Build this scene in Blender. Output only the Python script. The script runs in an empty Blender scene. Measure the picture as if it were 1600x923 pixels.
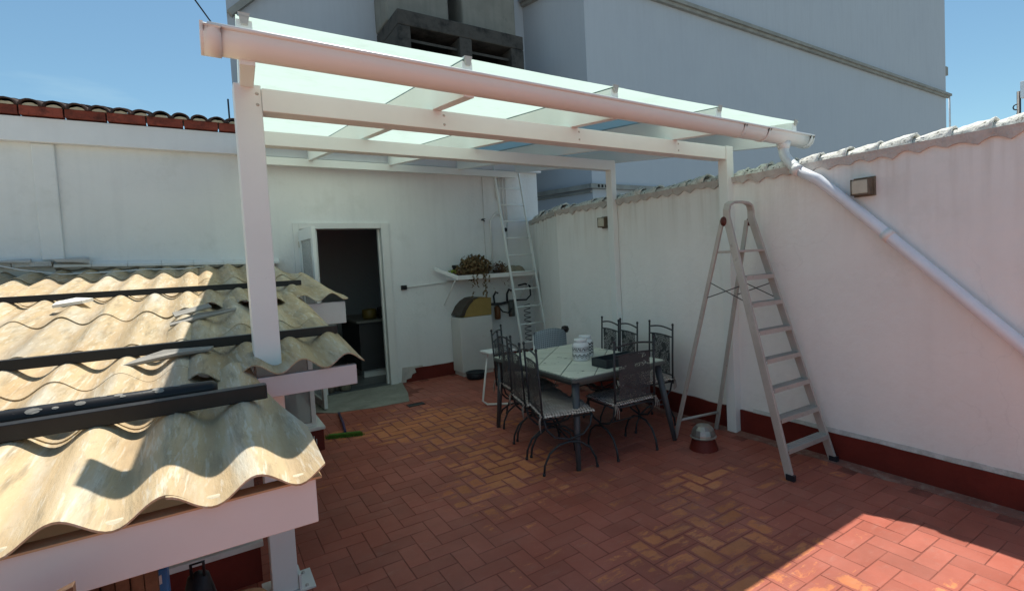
import bpy, math, random
from mathutils import Vector, Matrix, noise
import numpy as np
random.seed(7)
sc = bpy.context.scene
C = sc.collection
# ------------------------------------------------------------------ camera
FPX, CX, CY = 809.56, 876.96, 443.21
yaw, pitch, roll = [math.radians(a) for a in (34.412, -2.734, -2.883)]
fw = Vector((math.sin(yaw)*math.cos(pitch), math.cos(yaw)*math.cos(pitch), math.sin(pitch)))
r0 = Vector((math.cos(yaw), -math.sin(yaw), 0)); u0 = r0.cross(fw)
rr = r0*math.cos(roll)+u0*math.sin(roll); uu = -r0*math.sin(roll)+u0*math.cos(roll)
cam = bpy.data.cameras.new('camera'); co = bpy.data.objects.new('camera', cam); C.objects.link(co)
cam.sensor_width = 36; cam.lens = FPX/1600*36
cam.shift_x = -(CX-800)/1600; cam.shift_y = (CY-461.5)/1600
cam.clip_start = 0.05; cam.clip_end = 2000
co.matrix_world = Matrix(((rr.x, uu.x, -fw.x, 0), (rr.y, uu.y, -fw.y, 0), (rr.z, uu.z, -fw.z, 1.7), (0, 0, 0, 1)))
sc.camera = co
# ------------------------------------------------------------------ sky + sun
SX, SY = .25, .335                       # horizontal run of a ray per metre of height
sun_dir = Vector((SX, SY, 1)).normalized()
elev = math.asin(sun_dir.z); azi = math.atan2(SX, SY)
w = bpy.data.worlds.new('World'); sc.world = w; w.use_nodes = True
nt = w.node_tree; nt.nodes.clear()
out = nt.nodes.new('ShaderNodeOutputWorld'); bg = nt.nodes.new('ShaderNodeBackground')
sky = nt.nodes.new('ShaderNodeTexSky'); sky.sky_type = 'NISHITA'; sky.sun_disc = False
sky.sun_elevation = elev; sky.sun_rotation = azi; sky.air_density = 1.0; sky.dust_density = .4; sky.ozone_density = 2.2
tc = nt.nodes.new('ShaderNodeTexCoord'); mp = nt.nodes.new('ShaderNodeMapping'); mp.inputs['Scale'].default_value = (1, 1.6, 5)
nz = nt.nodes.new('ShaderNodeTexNoise'); nz.inputs['Scale'].default_value = 1.6; nz.inputs['Detail'].default_value = 6; nz.inputs['Roughness'].default_value = .55
rp = nt.nodes.new('ShaderNodeValToRGB'); rp.color_ramp.elements[0].position = .52; rp.color_ramp.elements[1].position = .9
rp.color_ramp.elements[0].color = (0, 0, 0, 1); rp.color_ramp.elements[1].color = (.75, .75, .75, 1)
mx = nt.nodes.new('ShaderNodeMix'); mx.data_type = 'RGBA'; mx.inputs[7].default_value = (7, 7.4, 7.8, 1)
L = nt.links.new
L(tc.outputs['Generated'], mp.inputs[0]); L(mp.outputs[0], nz.inputs['Vector']); L(nz.outputs['Fac'], rp.inputs[0])
L(rp.outputs[0], mx.inputs[0]); L(sky.outputs[0], mx.inputs[6]); tn = nt.nodes.new('ShaderNodeMix'); tn.data_type = 'RGBA'; tn.blend_type = 'MULTIPLY'; tn.inputs[0].default_value = 1; tn.inputs[7].default_value = (.82, 1.0, .93, 1)
L(mx.outputs[2], tn.inputs[6]); L(tn.outputs[2], bg.inputs[0]); bg.inputs[1].default_value = .10
L(bg.outputs[0], out.inputs[0])
sl = bpy.data.lights.new('sun', 'SUN'); sl.energy = 4.8; sl.angle = math.radians(.53); sl.color = (1, .96, .87)
so = bpy.data.objects.new('sun', sl); C.objects.link(so); so.rotation_euler = sun_dir.to_track_quat('Z', 'Y').to_euler(); so.location = (3, -6, 12)
sc.view_settings.view_transform = 'Standard'; sc.view_settings.look = 'None'; sc.view_settings.exposure = .42; sc.view_settings.gamma = 1
sc.cycles.use_denoising = True; sc.cycles.max_bounces = 10; sc.cycles.diffuse_bounces = 6
sc.cycles.sample_clamp_indirect = 8

# ------------------------------------------------------------------ materials
MATS = {}
def mat(name, col, rough=.8, var=.15, scale=3.0, bump=.0, bscale=60, col2=None, metal=0, streak=0, spec=.3, dirt=None, dscale=1.2, dlo=.55, dhi=.75, rnd=0, cracks=0, topstain=None):
    """principled material: base colour broken up by noise, optional vertical streaks, patches of a second colour"""
    if name in MATS: return MATS[name]
    m = bpy.data.materials.new(name); m.use_nodes = True; t = m.node_tree; n = t.nodes; l = t.links.new
    b = n['Principled BSDF']; b.inputs['Roughness'].default_value = rough; b.inputs['Metallic'].default_value = metal
    b.inputs['Specular IOR Level'].default_value = spec
    geo = n.new('ShaderNodeNewGeometry')
    nz = n.new('ShaderNodeTexNoise'); nz.inputs['Scale'].default_value = scale; nz.inputs['Detail'].default_value = 8; nz.inputs['Roughness'].default_value = .65
    l(geo.outputs['Position'], nz.inputs['Vector'])
    mr = n.new('ShaderNodeMapRange'); mr.inputs[1].default_value = .3; mr.inputs[2].default_value = .7; mr.inputs[3].default_value = 0; mr.inputs[4].default_value = 1
    l(nz.outputs['Fac'], mr.inputs[0])
    mx = n.new('ShaderNodeMix'); mx.data_type = 'RGBA'
    c2 = col2 if col2 else tuple(c*(1-var) for c in col)
    hi = tuple(min(.95, c*(1+var*.4)) for c in col)
    mx.inputs[6].default_value = (*c2, 1); mx.inputs[7].default_value = (*hi, 1)
    l(mr.outputs[0], mx.inputs[0]); cur = mx.outputs[2]
    def mul(cur, fac_out, colr, amt):
        q = n.new('ShaderNodeMath'); q.operation = 'MULTIPLY'; q.inputs[1].default_value = amt; l(fac_out, q.inputs[0])
        k = n.new('ShaderNodeMix'); k.data_type = 'RGBA'; k.inputs[7].default_value = (*colr, 1); l(q.outputs[0], k.inputs[0]); l(cur, k.inputs[6]); return k.outputs[2]
    if streak:
        mpn = n.new('ShaderNodeMapping'); mpn.inputs['Scale'].default_value = (5, 5, .35); l(geo.outputs['Position'], mpn.inputs[0])
        n2 = n.new('ShaderNodeTexNoise'); n2.inputs['Scale'].default_value = 1.6; n2.inputs['Detail'].default_value = 5; l(mpn.outputs[0], n2.inputs['Vector'])
        r2 = n.new('ShaderNodeMapRange'); r2.inputs[1].default_value = .5; r2.inputs[2].default_value = .8; l(n2.outputs['Fac'], r2.inputs[0])
        cur = mul(cur, r2.outputs[0], tuple(c*.6 for c in col), streak)
    if dirt:
        n3 = n.new('ShaderNodeTexNoise'); n3.inputs['Scale'].default_value = dscale; n3.inputs['Detail'].default_value = 9; n3.inputs['Roughness'].default_value = .7; l(geo.outputs['Position'], n3.inputs['Vector'])
        r3 = n.new('ShaderNodeMapRange'); r3.inputs[1].default_value = dlo; r3.inputs[2].default_value = dhi; l(n3.outputs['Fac'], r3.inputs[0])
        cur = mul(cur, r3.outputs[0], dirt, .9)
    if cracks:
        wn = n.new('ShaderNodeTexNoise'); wn.inputs['Scale'].default_value = 2.5; wn.inputs['Detail'].default_value = 6; l(geo.outputs['Position'], wn.inputs['Vector'])
        va = n.new('ShaderNodeVectorMath'); va.operation = 'MULTIPLY_ADD'; va.inputs[1].default_value = (.5, .5, .5); l(wn.outputs['Color'], va.inputs[0]); l(geo.outputs['Position'], va.inputs[2])
        vo = n.new('ShaderNodeTexVoronoi'); vo.feature = 'DISTANCE_TO_EDGE'; vo.inputs['Scale'].default_value = .9; l(va.outputs[0], vo.inputs['Vector'])
        r6 = n.new('ShaderNodeMapRange'); r6.inputs[1].default_value = 0; r6.inputs[2].default_value = .006; r6.inputs[3].default_value = 1; r6.inputs[4].default_value = 0; l(vo.outputs['Distance'], r6.inputs[0])
        n7 = n.new('ShaderNodeTexNoise'); n7.inputs['Scale'].default_value = .8; l(geo.outputs['Position'], n7.inputs['Vector'])
        r7 = n.new('ShaderNodeMapRange'); r7.inputs[1].default_value = .48; r7.inputs[2].default_value = .6; l(n7.outputs['Fac'], r7.inputs[0])
        mm = n.new('ShaderNodeMath'); mm.operation = 'MULTIPLY'; l(r6.outputs[0], mm.inputs[0]); l(r7.outputs[0], mm.inputs[1])
        cur = mul(cur, mm.outputs[0], tuple(c*.45 for c in col), cracks)
        n8 = n.new('ShaderNodeTexNoise'); n8.inputs['Scale'].default_value = 22; n8.inputs['Detail'].default_value = 3; n8.inputs['Roughness'].default_value = .9; l(geo.outputs['Position'], n8.inputs['Vector'])
        r8 = n.new('ShaderNodeMapRange'); r8.inputs[1].default_value = .73; r8.inputs[2].default_value = .76; l(n8.outputs['Fac'], r8.inputs[0]); cur = mul(cur, r8.outputs[0], tuple(c*.4 for c in col), cracks)
    if topstain:
        z0_, z1_, tcol_ = topstain; sz = n.new('ShaderNodeSeparateXYZ'); l(geo.outputs['Position'], sz.inputs[0])
        r9 = n.new('ShaderNodeMapRange'); r9.inputs[1].default_value = z0_; r9.inputs[2].default_value = z1_; l(sz.outputs[2], r9.inputs[0])
        mq = n.new('ShaderNodeMapping'); mq.inputs['Scale'].default_value = (7, 7, .5); l(geo.outputs['Position'], mq.inputs[0])
        nq = n.new('ShaderNodeTexNoise'); nq.inputs['Scale'].default_value = 2.2; nq.inputs['Detail'].default_value = 6; l(mq.outputs[0], nq.inputs['Vector'])
        ra = n.new('ShaderNodeMapRange'); ra.inputs[1].default_value = .45; ra.inputs[2].default_value = .7; l(nq.outputs['Fac'], ra.inputs[0])
        mr2 = n.new('ShaderNodeMath'); mr2.operation = 'MULTIPLY'; l(r9.outputs[0], mr2.inputs[0]); l(ra.outputs[0], mr2.inputs[1]); cur = mul(cur, mr2.outputs[0], tcol_, .4)
    if rnd:
        oi = n.new('ShaderNodeObjectInfo'); hs = n.new('ShaderNodeHueSaturation')
        r4 = n.new('ShaderNodeMapRange'); r4.inputs[3].default_value = 1-rnd; r4.inputs[4].default_value = 1+rnd; l(oi.outputs['Random'], r4.inputs[0])
        l(r4.outputs[0], hs.inputs['Value']); l(cur, hs.inputs['Color']); cur = hs.outputs[0]
    l(cur, b.inputs['Base Color'])
    if bump:
        n5 = n.new('ShaderNodeTexNoise'); n5.inputs['Scale'].default_value = bscale; n5.inputs['Detail'].default_value = 6; l(geo.outputs['Position'], n5.inputs['Vector'])
        bp = n.new('ShaderNodeBump'); bp.inputs['Strength'].default_value = bump; bp.inputs['Distance'].default_value = .01; l(n5.outputs['Fac'], bp.inputs['Height']); l(bp.outputs[0], b.inputs['Normal'])
    MATS[name] = m; return m

plaster = mat('white_plaster', (.78, .79, .78), .9, .06, 1.2, .5, 25, streak=.16, cracks=.10, dirt=(.62, .63, .60), dscale=1.7, dlo=.56, dhi=.85)
plaster2 = mat('boundary_plaster', (.86, .86, .83), .9, .06, 1.0, .6, 14, streak=.10, cracks=.10, topstain=(1.7, 2.4, (.52, .47, .40)), dirt=(.64, .64, .58), dscale=1.4, dlo=.58, dhi=.9)
stained = mat('stained_plaster', (.60, .61, .58), .9, .3, 14, .6, 60, dirt=(.36, .37, .32), dscale=9, dlo=.5, dhi=.75)
bigwall = mat('render_coat', (.54, .56, .60), .9, .05, .35, .3, 8, streak=.05, topstain=(2, 14, (.42, .43, .46)), dirt=(.46, .48, .53), dscale=.35, dlo=.45, dhi=.8)
bigwall2 = mat('render_coat_side', (.58, .62, .66), .9, .06, .35, .3, 8, streak=.05, dirt=(.36, .38, .42), dscale=.4, dlo=.45, dhi=.8)
ledgem = mat('ledge_cement', (.36, .35, .32), .9, .3, 3, .4, 20)
concr = mat('dark_concrete', (.11, .10, .09), .95, .45, 2.2, .8, 12, dirt=(.02, .02, .02), dscale=2.2, dlo=.45, dhi=.62)
shaftm = mat('shaft_cement', (.26, .25, .22), .95, .25, 1.5, .5, 12, streak=.6, dirt=(.03, .03, .03), dscale=1.1, dlo=.62, dhi=.75)
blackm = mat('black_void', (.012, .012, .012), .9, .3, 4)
redpaint = mat('red_skirting', (.15, .021, .014), .55, .3, 3, .3, 30, dirt=(.20, .06, .045), dscale=5, dlo=.66, dhi=.8)
whitem = mat('white_lacquer', (.80, .83, .81), .4, .05, 2, .05, 30, dirt=(.5, .48, .45), dscale=5, dlo=.66, dhi=.9, spec=.5)
gutm = mat('white_pvc', (.78, .79, .77), .33, .04, 2, 0, 30, dirt=(.55, .50, .46), dscale=4, dlo=.65, dhi=.95, spec=.5)
zincm = mat('zinc_pipe', (.82, .85, .90), .25, .1, 4, .05, 30, spec=.6, dirt=(.45, .45, .46), dscale=6, dlo=.6, dhi=.8)
trimm = mat('white_trim', (.76, .76, .74), .6, .08, 2, .1, 40, dirt=(.52, .46, .42), dscale=3, dlo=.6, dhi=.9)
blacksteel = mat('black_steel', (.014, .013, .014), .35, .4, 10, .05, 60, spec=.35, dirt=(.07, .065, .055), dscale=30, dlo=.66, dhi=.72)
iron = mat('dark_iron', (.035, .037, .042), .5, .3, 12, .2, 120, spec=.4)
alum = mat('worn_aluminium', (.50, .47, .43), .42, .15, 6, .1, 60, metal=.25, dirt=(.22, .20, .18), dscale=12, dlo=.58, dhi=.75)
ridgem = mat('mossy_ridge_tile', (.76, .75, .69), .95, .25, 12, 1.0, 45, dirt=(.07, .065, .05), dscale=30, dlo=.56, dhi=.62)
lipm = mat('mortar_lip', (.55, .53, .50), .95, .2, 8, .8, 45, dirt=(.32, .16, .10), dscale=10, dlo=.60, dhi=.78)
terra = mat('old_roof_tile', (.085, .05, .042), .9, .4, 8, .5, 50, dirt=(.02, .02, .02), dscale=12, dlo=.5, dhi=.65, rnd=.35)
brickred = mat('fascia_brick', (.24, .055, .035), .85, .3, 6, .4, 60, dirt=(.06, .02, .015), dscale=9, dlo=.5, dhi=.7, rnd=.25)
mortarm = mat('cream_mortar', (.55, .48, .35), .95, .2, 8, .6, 60)
groutm = mat('floor_grout', (.25, .082, .06), .9, .4, 6, .5, 60)
concfl = mat('grey_cement', (.30, .30, .26), .92, .25, 4, .4, 40, dirt=(.2, .2, .17), dscale=6, dlo=.5, dhi=.7)
greenm = mat('green_brush', (.10, .22, .03), .8, .3, 30)
purple = mat('purple_handle', (.06, .04, .12), .4, .1, 10)
binw = mat('cream_cabinet', (.62, .61, .58), .5, .08, 3, dirt=(.5, .45, .38), dscale=6, dlo=.6, dhi=.8)
biny = mat('yellow_lid', (.34, .23, .07), .55, .2, 6)
binb = mat('brown_lid', (.06, .045, .035), .5, .3, 8)
navy = mat('dark_plastic', (.02, .023, .03), .4, .2, 8)
orangem = mat('orange_filter', (.16, .06, .02), .4, .3, 12)
sackm = mat('pale_cloth', (.33, .30, .27), .9, .3, 12, .8, 30)
tablerim = mat('table_frame', (.10, .115, .11), .45, .15, 8, spec=.4)
legm = mat('table_leg_grey', (.07, .08, .09), .4, .15, 8, spec=.45)
tabletile = mat('table_tile', (.64, .65, .55), .45, .10, 3, .05, 30, dirt=(.10, .10, .085), dscale=5.5, dlo=.60, dhi=.64, spec=.5, rnd=.05)
darkbox = mat('dark_box', (.03, .04, .045), .5, .2, 8)
white_c = mat('white_ceramic', (.70, .71, .72), .2, .03, 3, spec=.6)
blackp = mat('black_print', (.015, .015, .017), .4, .1, 4)
copperm = mat('bowl_metal', (.38, .36, .33), .35, .3, 9, .1, 50, metal=.7)
woodm = mat('brown_boards', (.15, .085, .05), .6, .4, 5, .2, 50, dirt=(.07, .035, .02), dscale=8, dlo=.45, dhi=.6, rnd=.25)
orangewood = mat('orange_wood', (.42, .20, .08), .45, .2, 5)
creamy = mat('cream_panel', (.50, .42, .24), .6, .15, 3)
bluem = mat('blue_print', (.05, .20, .48), .4, .2, 8)
leafm = mat('dry_green_leaf', (.17, .13, .06), .7, .5, 40, col2=(.14, .075, .035), rnd=.2)
leafb = mat('dry_brown_leaf', (.17, .09, .05), .8, .5, 40, rnd=.2)
leafy = mat('lime_leaf', (.30, .38, .06), .7, .4, 40)
soil = mat('dark_soil', (.03, .02, .015), .95, .4, 40)
roomw = mat('kitchen_tile_wall', (.50, .50, .52), .4, .05, 3)
roomd = mat('dark_cabinet', (.045, .045, .05), .5, .1, 5)
roomf = mat('grey_kitchen_floor', (.14, .15, .16), .35, .3, 5)
ochre = mat('ochre_pot', (.12, .085, .02), .4, .1, 5)
lampg = mat('smoked_lamp_glass', (.55, .52, .42), .3, .2, 10, spec=.5)
brass = mat('dark_lamp_frame', (.17, .14, .10), .5, .3, 20)
skyblue = mat('plaid_base', (.22, .25, .31), .9, .1, 10)
street = mat('street_ground', (.25, .24, .22), .95, .2, .3)
shardm = mat('tile_shard', (.30, .28, .25), .9, .2, 10, .4, 50)
shardw = mat('pale_tile_shard', (.72, .70, .66), .8, .1, 10, .3, 50)
darkglass = mat('black_knob', (.02, .012, .012), .3, .1, 5)

def cushion_mat():
    m = bpy.data.materials.new('checked_cushion'); m.use_nodes = True; n = m.node_tree.nodes; l = m.node_tree.links.new
    b = n['Principled BSDF']; b.inputs['Roughness'].default_value = .95
    tcn = n.new('ShaderNodeTexCoord')
    def wave(axis, sc_):
        wv = n.new('ShaderNodeTexWave'); wv.bands_direction = axis; wv.inputs['Scale'].default_value = sc_; wv.inputs['Distortion'].default_value = 3.5; wv.inputs['Detail'].default_value = 3; wv.inputs['Detail Scale'].default_value = 3
        l(tcn.outputs['Object'], wv.inputs['Vector']); return wv.outputs['Fac']
    oi = n.new('ShaderNodeObjectInfo'); ad = n.new('ShaderNodeVectorMath'); ad.operation = 'ADD'; l(tcn.outputs['Object'], ad.inputs[0]); l(oi.outputs['Random'], ad.inputs[1])
    a = n.new('ShaderNodeMath'); a.operation = 'ADD'; l(wave('X', 14), a.inputs[0]); l(wave('Y', 14), a.inputs[1])
    nz = n.new('ShaderNodeTexNoise'); nz.inputs['Scale'].default_value = 18; nz.inputs['Detail'].default_value = 6; l(ad.outputs[0], nz.inputs['Vector'])
    a2 = n.new('ShaderNodeMath'); a2.operation = 'ADD'; l(a.outputs[0], a2.inputs[0]); l(nz.outputs['Fac'], a2.inputs[1])
    r = n.new('ShaderNodeValToRGB'); r.color_ramp.elements[0].position = .45; r.color_ramp.elements[1].position = .9
    q = n.new('ShaderNodeMath'); q.operation = 'MULTIPLY'; q.inputs[1].default_value = .42; l(a2.outputs[0], q.inputs[0]); l(q.outputs[0], r.inputs[0])
    r.color_ramp.elements[0].color = (.10, .075, .068, 1); r.color_ramp.elements[1].color = (.66, .55, .49, 1)
    l(r.outputs[0], b.inputs['Base Color']); return m
cushm = cushion_mat()
def plaid_mat():
    m = bpy.data.materials.new('blue_plaid'); m.use_nodes = True; n = m.node_tree.nodes; l = m.node_tree.links.new
    b = n['Principled BSDF']; b.inputs['Roughness'].default_value = .9
    br = n.new('ShaderNodeTexBrick'); br.inputs['Scale'].default_value = 9; br.offset = 0
    br.inputs['Color1'].default_value = (.09, .11, .15, 1); br.inputs['Color2'].default_value = (.11, .13, .17, 1); br.inputs['Mortar'].default_value = (.30, .33, .35, 1); br.inputs['Mortar Size'].default_value = .12
    br.inputs['Brick Width'].default_value = .5; br.inputs['Row Height'].default_value = .5
    tcn = n.new('ShaderNodeTexCoord'); l(tcn.outputs['UV'], br.inputs['Vector']); l(br.outputs[0], b.inputs['Base Color']); return m
plaidm = plaid_mat()
def sling_mat(name, holes=True):
    """woven metal back panel: a fine perforation with soft floral patches that let light through"""
    m = bpy.data.materials.new(name); m.use_nodes = True; n = m.node_tree.nodes; l = m.node_tree.links.new
    b = n['Principled BSDF']; b.inputs['Roughness'].default_value = .6; b.inputs['Base Color'].default_value = (.05, .052, .055, 1)
    tcn = n.new('ShaderNodeTexCoord')
    v = n.new('ShaderNodeTexVoronoi'); v.inputs['Scale'].default_value = 130; l(tcn.outputs['Object'], v.inputs['Vector'])
    nz = n.new('ShaderNodeTexNoise'); nz.inputs['Scale'].default_value = 9; nz.inputs['Detail'].default_value = 3; l(tcn.outputs['Object'], nz.inputs['Vector'])
    lt = n.new('ShaderNodeMath'); lt.operation = 'LESS_THAN'; lt.inputs[1].default_value = .38; l(v.outputs['Distance'], lt.inputs[0])
    gt = n.new('ShaderNodeMath'); gt.operation = 'GREATER_THAN'; gt.inputs[1].default_value = .44; l(nz.outputs['Fac'], gt.inputs[0])
    mu = n.new('ShaderNodeMath'); mu.operation = 'MULTIPLY'; l(lt.outputs[0], mu.inputs[0]); l(gt.outputs[0], mu.inputs[1])
    inv = n.new('ShaderNodeMath'); inv.operation = 'SUBTRACT'; inv.inputs[0].default_value = 1; l(mu.outputs[0], inv.inputs[1])
    l(inv.outputs[0], b.inputs['Alpha']); return m
slingm = sling_mat('woven_metal_panel')
def sheet_mat():
    m = bpy.data.materials.new('milky_polycarbonate'); m.use_nodes = True; n = m.node_tree.nodes; l = m.node_tree.links.new
    n.remove(n['Principled BSDF']); o = n['Material Output']
    tr = n.new('ShaderNodeBsdfTranslucent'); tr.inputs[0].default_value = (.43, .535, .485, 1)
    df = n.new('ShaderNodeBsdfDiffuse'); df.inputs[0].default_value = (.55, .60, .58, 1)
    gl = n.new('ShaderNodeBsdfGlossy'); gl.inputs['Roughness'].default_value = .12
    geo = n.new('ShaderNodeNewGeometry')
    nz = n.new('ShaderNodeTexNoise'); nz.inputs['Scale'].default_value = 1.5; nz.inputs['Detail'].default_value = 6; l(geo.outputs['Position'], nz.inputs['Vector'])
    mr = n.new('ShaderNodeMapRange'); mr.inputs[3].default_value = .04; mr.inputs[4].default_value = .14; l(nz.outputs['Fac'], mr.inputs[0])
    n6 = n.new('ShaderNodeTexNoise'); n6.inputs['Scale'].default_value = 5; n6.inputs['Detail'].default_value = 9; n6.inputs['Roughness'].default_value = .75; l(geo.outputs['Position'], n6.inputs['Vector'])
    r6 = n.new('ShaderNodeMapRange'); r6.inputs[1].default_value = .5; r6.inputs[2].default_value = .8; r6.inputs[4].default_value = .6; l(n6.outputs['Fac'], r6.inputs[0])
    m6 = n.new('ShaderNodeMix'); m6.data_type = 'RGBA'; m6.inputs[6].default_value = (.45, .555, .505, 1); m6.inputs[7].default_value = (.33, .40, .34, 1); l(r6.outputs[0], m6.inputs[0]); l(m6.outputs[2], tr.inputs[0])
    a = n.new('ShaderNodeMixShader'); l(mr.outputs[0], a.inputs[0]); l(tr.outputs[0], a.inputs[1]); l(df.outputs[0], a.inputs[2])
    fr = n.new('ShaderNodeValue'); fr.outputs[0].default_value = .03
    b = n.new('ShaderNodeMixShader'); l(fr.outputs[0], b.inputs[0]); l(a.outputs[0], b.inputs[1]); l(gl.outputs[0], b.inputs[2]); l(b.outputs[0], o.inputs[0])
    return m
polym = sheet_mat()
def corr_mat():
    m = bpy.data.materials.new('aged_corrugated_sheet'); m.use_nodes = True; n = m.node_tree.nodes; l = m.node_tree.links.new
    b = n['Principled BSDF']; b.inputs['Roughness'].default_value = .62; b.inputs['Specular IOR Level'].default_value = .25
    geo = n.new('ShaderNodeNewGeometry')
    def nzn(scale, sx, sy, det=7, ro=.65):
        mpn = n.new('ShaderNodeMapping'); mpn.inputs['Scale'].default_value = (sx, sy, sx); l(geo.outputs['Position'], mpn.inputs[0])
        z = n.new('ShaderNodeTexNoise'); z.inputs['Scale'].default_value = scale; z.inputs['Detail'].default_value = det; z.inputs['Roughness'].default_value = ro
        l(mpn.outputs[0], z.inputs['Vector']); return z.outputs['Fac']
    def mix(fac, a, bcol, lo, hi, amt=1.0):
        r = n.new('ShaderNodeMapRange'); r.inputs[1].default_value = lo; r.inputs[2].default_value = hi; r.inputs[4].default_value = amt; l(fac, r.inputs[0])
        k = n.new('ShaderNodeMix'); k.data_type = 'RGBA'; l(r.outputs[0], k.inputs[0])
        if isinstance(a, tuple): k.inputs[6].default_value = (*a, 1)
        else: l(a, k.inputs[6])
        k.inputs[7].default_value = (*bcol, 1); return k.outputs[2]
    c = mix(nzn(3, 1, .35), (.56, .42, .25), (.45, .345, .205), .35, .65)
    c = mix(nzn(8, 1, .12), c, (.56, .54, .46), .5, .72, .9)             # pale rubbed streaks along the ridges
    c = mix(nzn(26, 1, .06, 4), c, (.22, .18, .12), .52, .72, .75)        # fine fibre streaks
    c = mix(nzn(3.3, 1, .16, 9, .75), c, (.36, .22, .10), .52, .75, .8)   # rusty wash
    c = mix(nzn(9, 1, .8, 9, .8), c, (.14, .11, .07), .66, .74, .7)      # lichen spots
    c = mix(nzn(40, 1, 1, 6, .8), c, (.20, .17, .13), .58, .70, .55)       # speckle
    c = mix(nzn(2.7, 1, .14, 6), c, (.42, .40, .36), .55, .72, .55)         # grey bleaching
    c = mix(nzn(60, 1, .012, 3), c, (.64, .60, .50), .55, .66, .55)           # exposed fibres
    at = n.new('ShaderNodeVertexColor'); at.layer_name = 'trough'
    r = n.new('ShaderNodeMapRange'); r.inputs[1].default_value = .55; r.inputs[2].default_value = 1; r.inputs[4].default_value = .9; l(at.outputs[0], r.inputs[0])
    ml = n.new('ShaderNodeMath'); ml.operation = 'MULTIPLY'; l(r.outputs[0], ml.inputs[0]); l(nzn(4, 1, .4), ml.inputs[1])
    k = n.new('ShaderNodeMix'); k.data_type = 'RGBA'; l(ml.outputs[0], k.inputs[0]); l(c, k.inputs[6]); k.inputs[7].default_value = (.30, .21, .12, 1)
    oi = n.new('ShaderNodeObjectInfo'); hs = n.new('ShaderNodeHueSaturation'); rr_ = n.new('ShaderNodeMapRange'); rr_.inputs[3].default_value = .86; rr_.inputs[4].default_value = 1.1
    l(oi.outputs['Random'], rr_.inputs[0]); l(rr_.outputs[0], hs.inputs['Value']); l(k.outputs[2], hs.inputs['Color'])
    l(hs.outputs[0], b.inputs['Base Color'])
    bp = n.new('ShaderNodeBump'); bp.inputs['Strength'].default_value = .7; bp.inputs['Distance'].default_value = .004; l(nzn(70, 1, .18), bp.inputs['Height']); l(bp.outputs[0], b.inputs['Normal'])
    return m
corrm = corr_mat()
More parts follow.
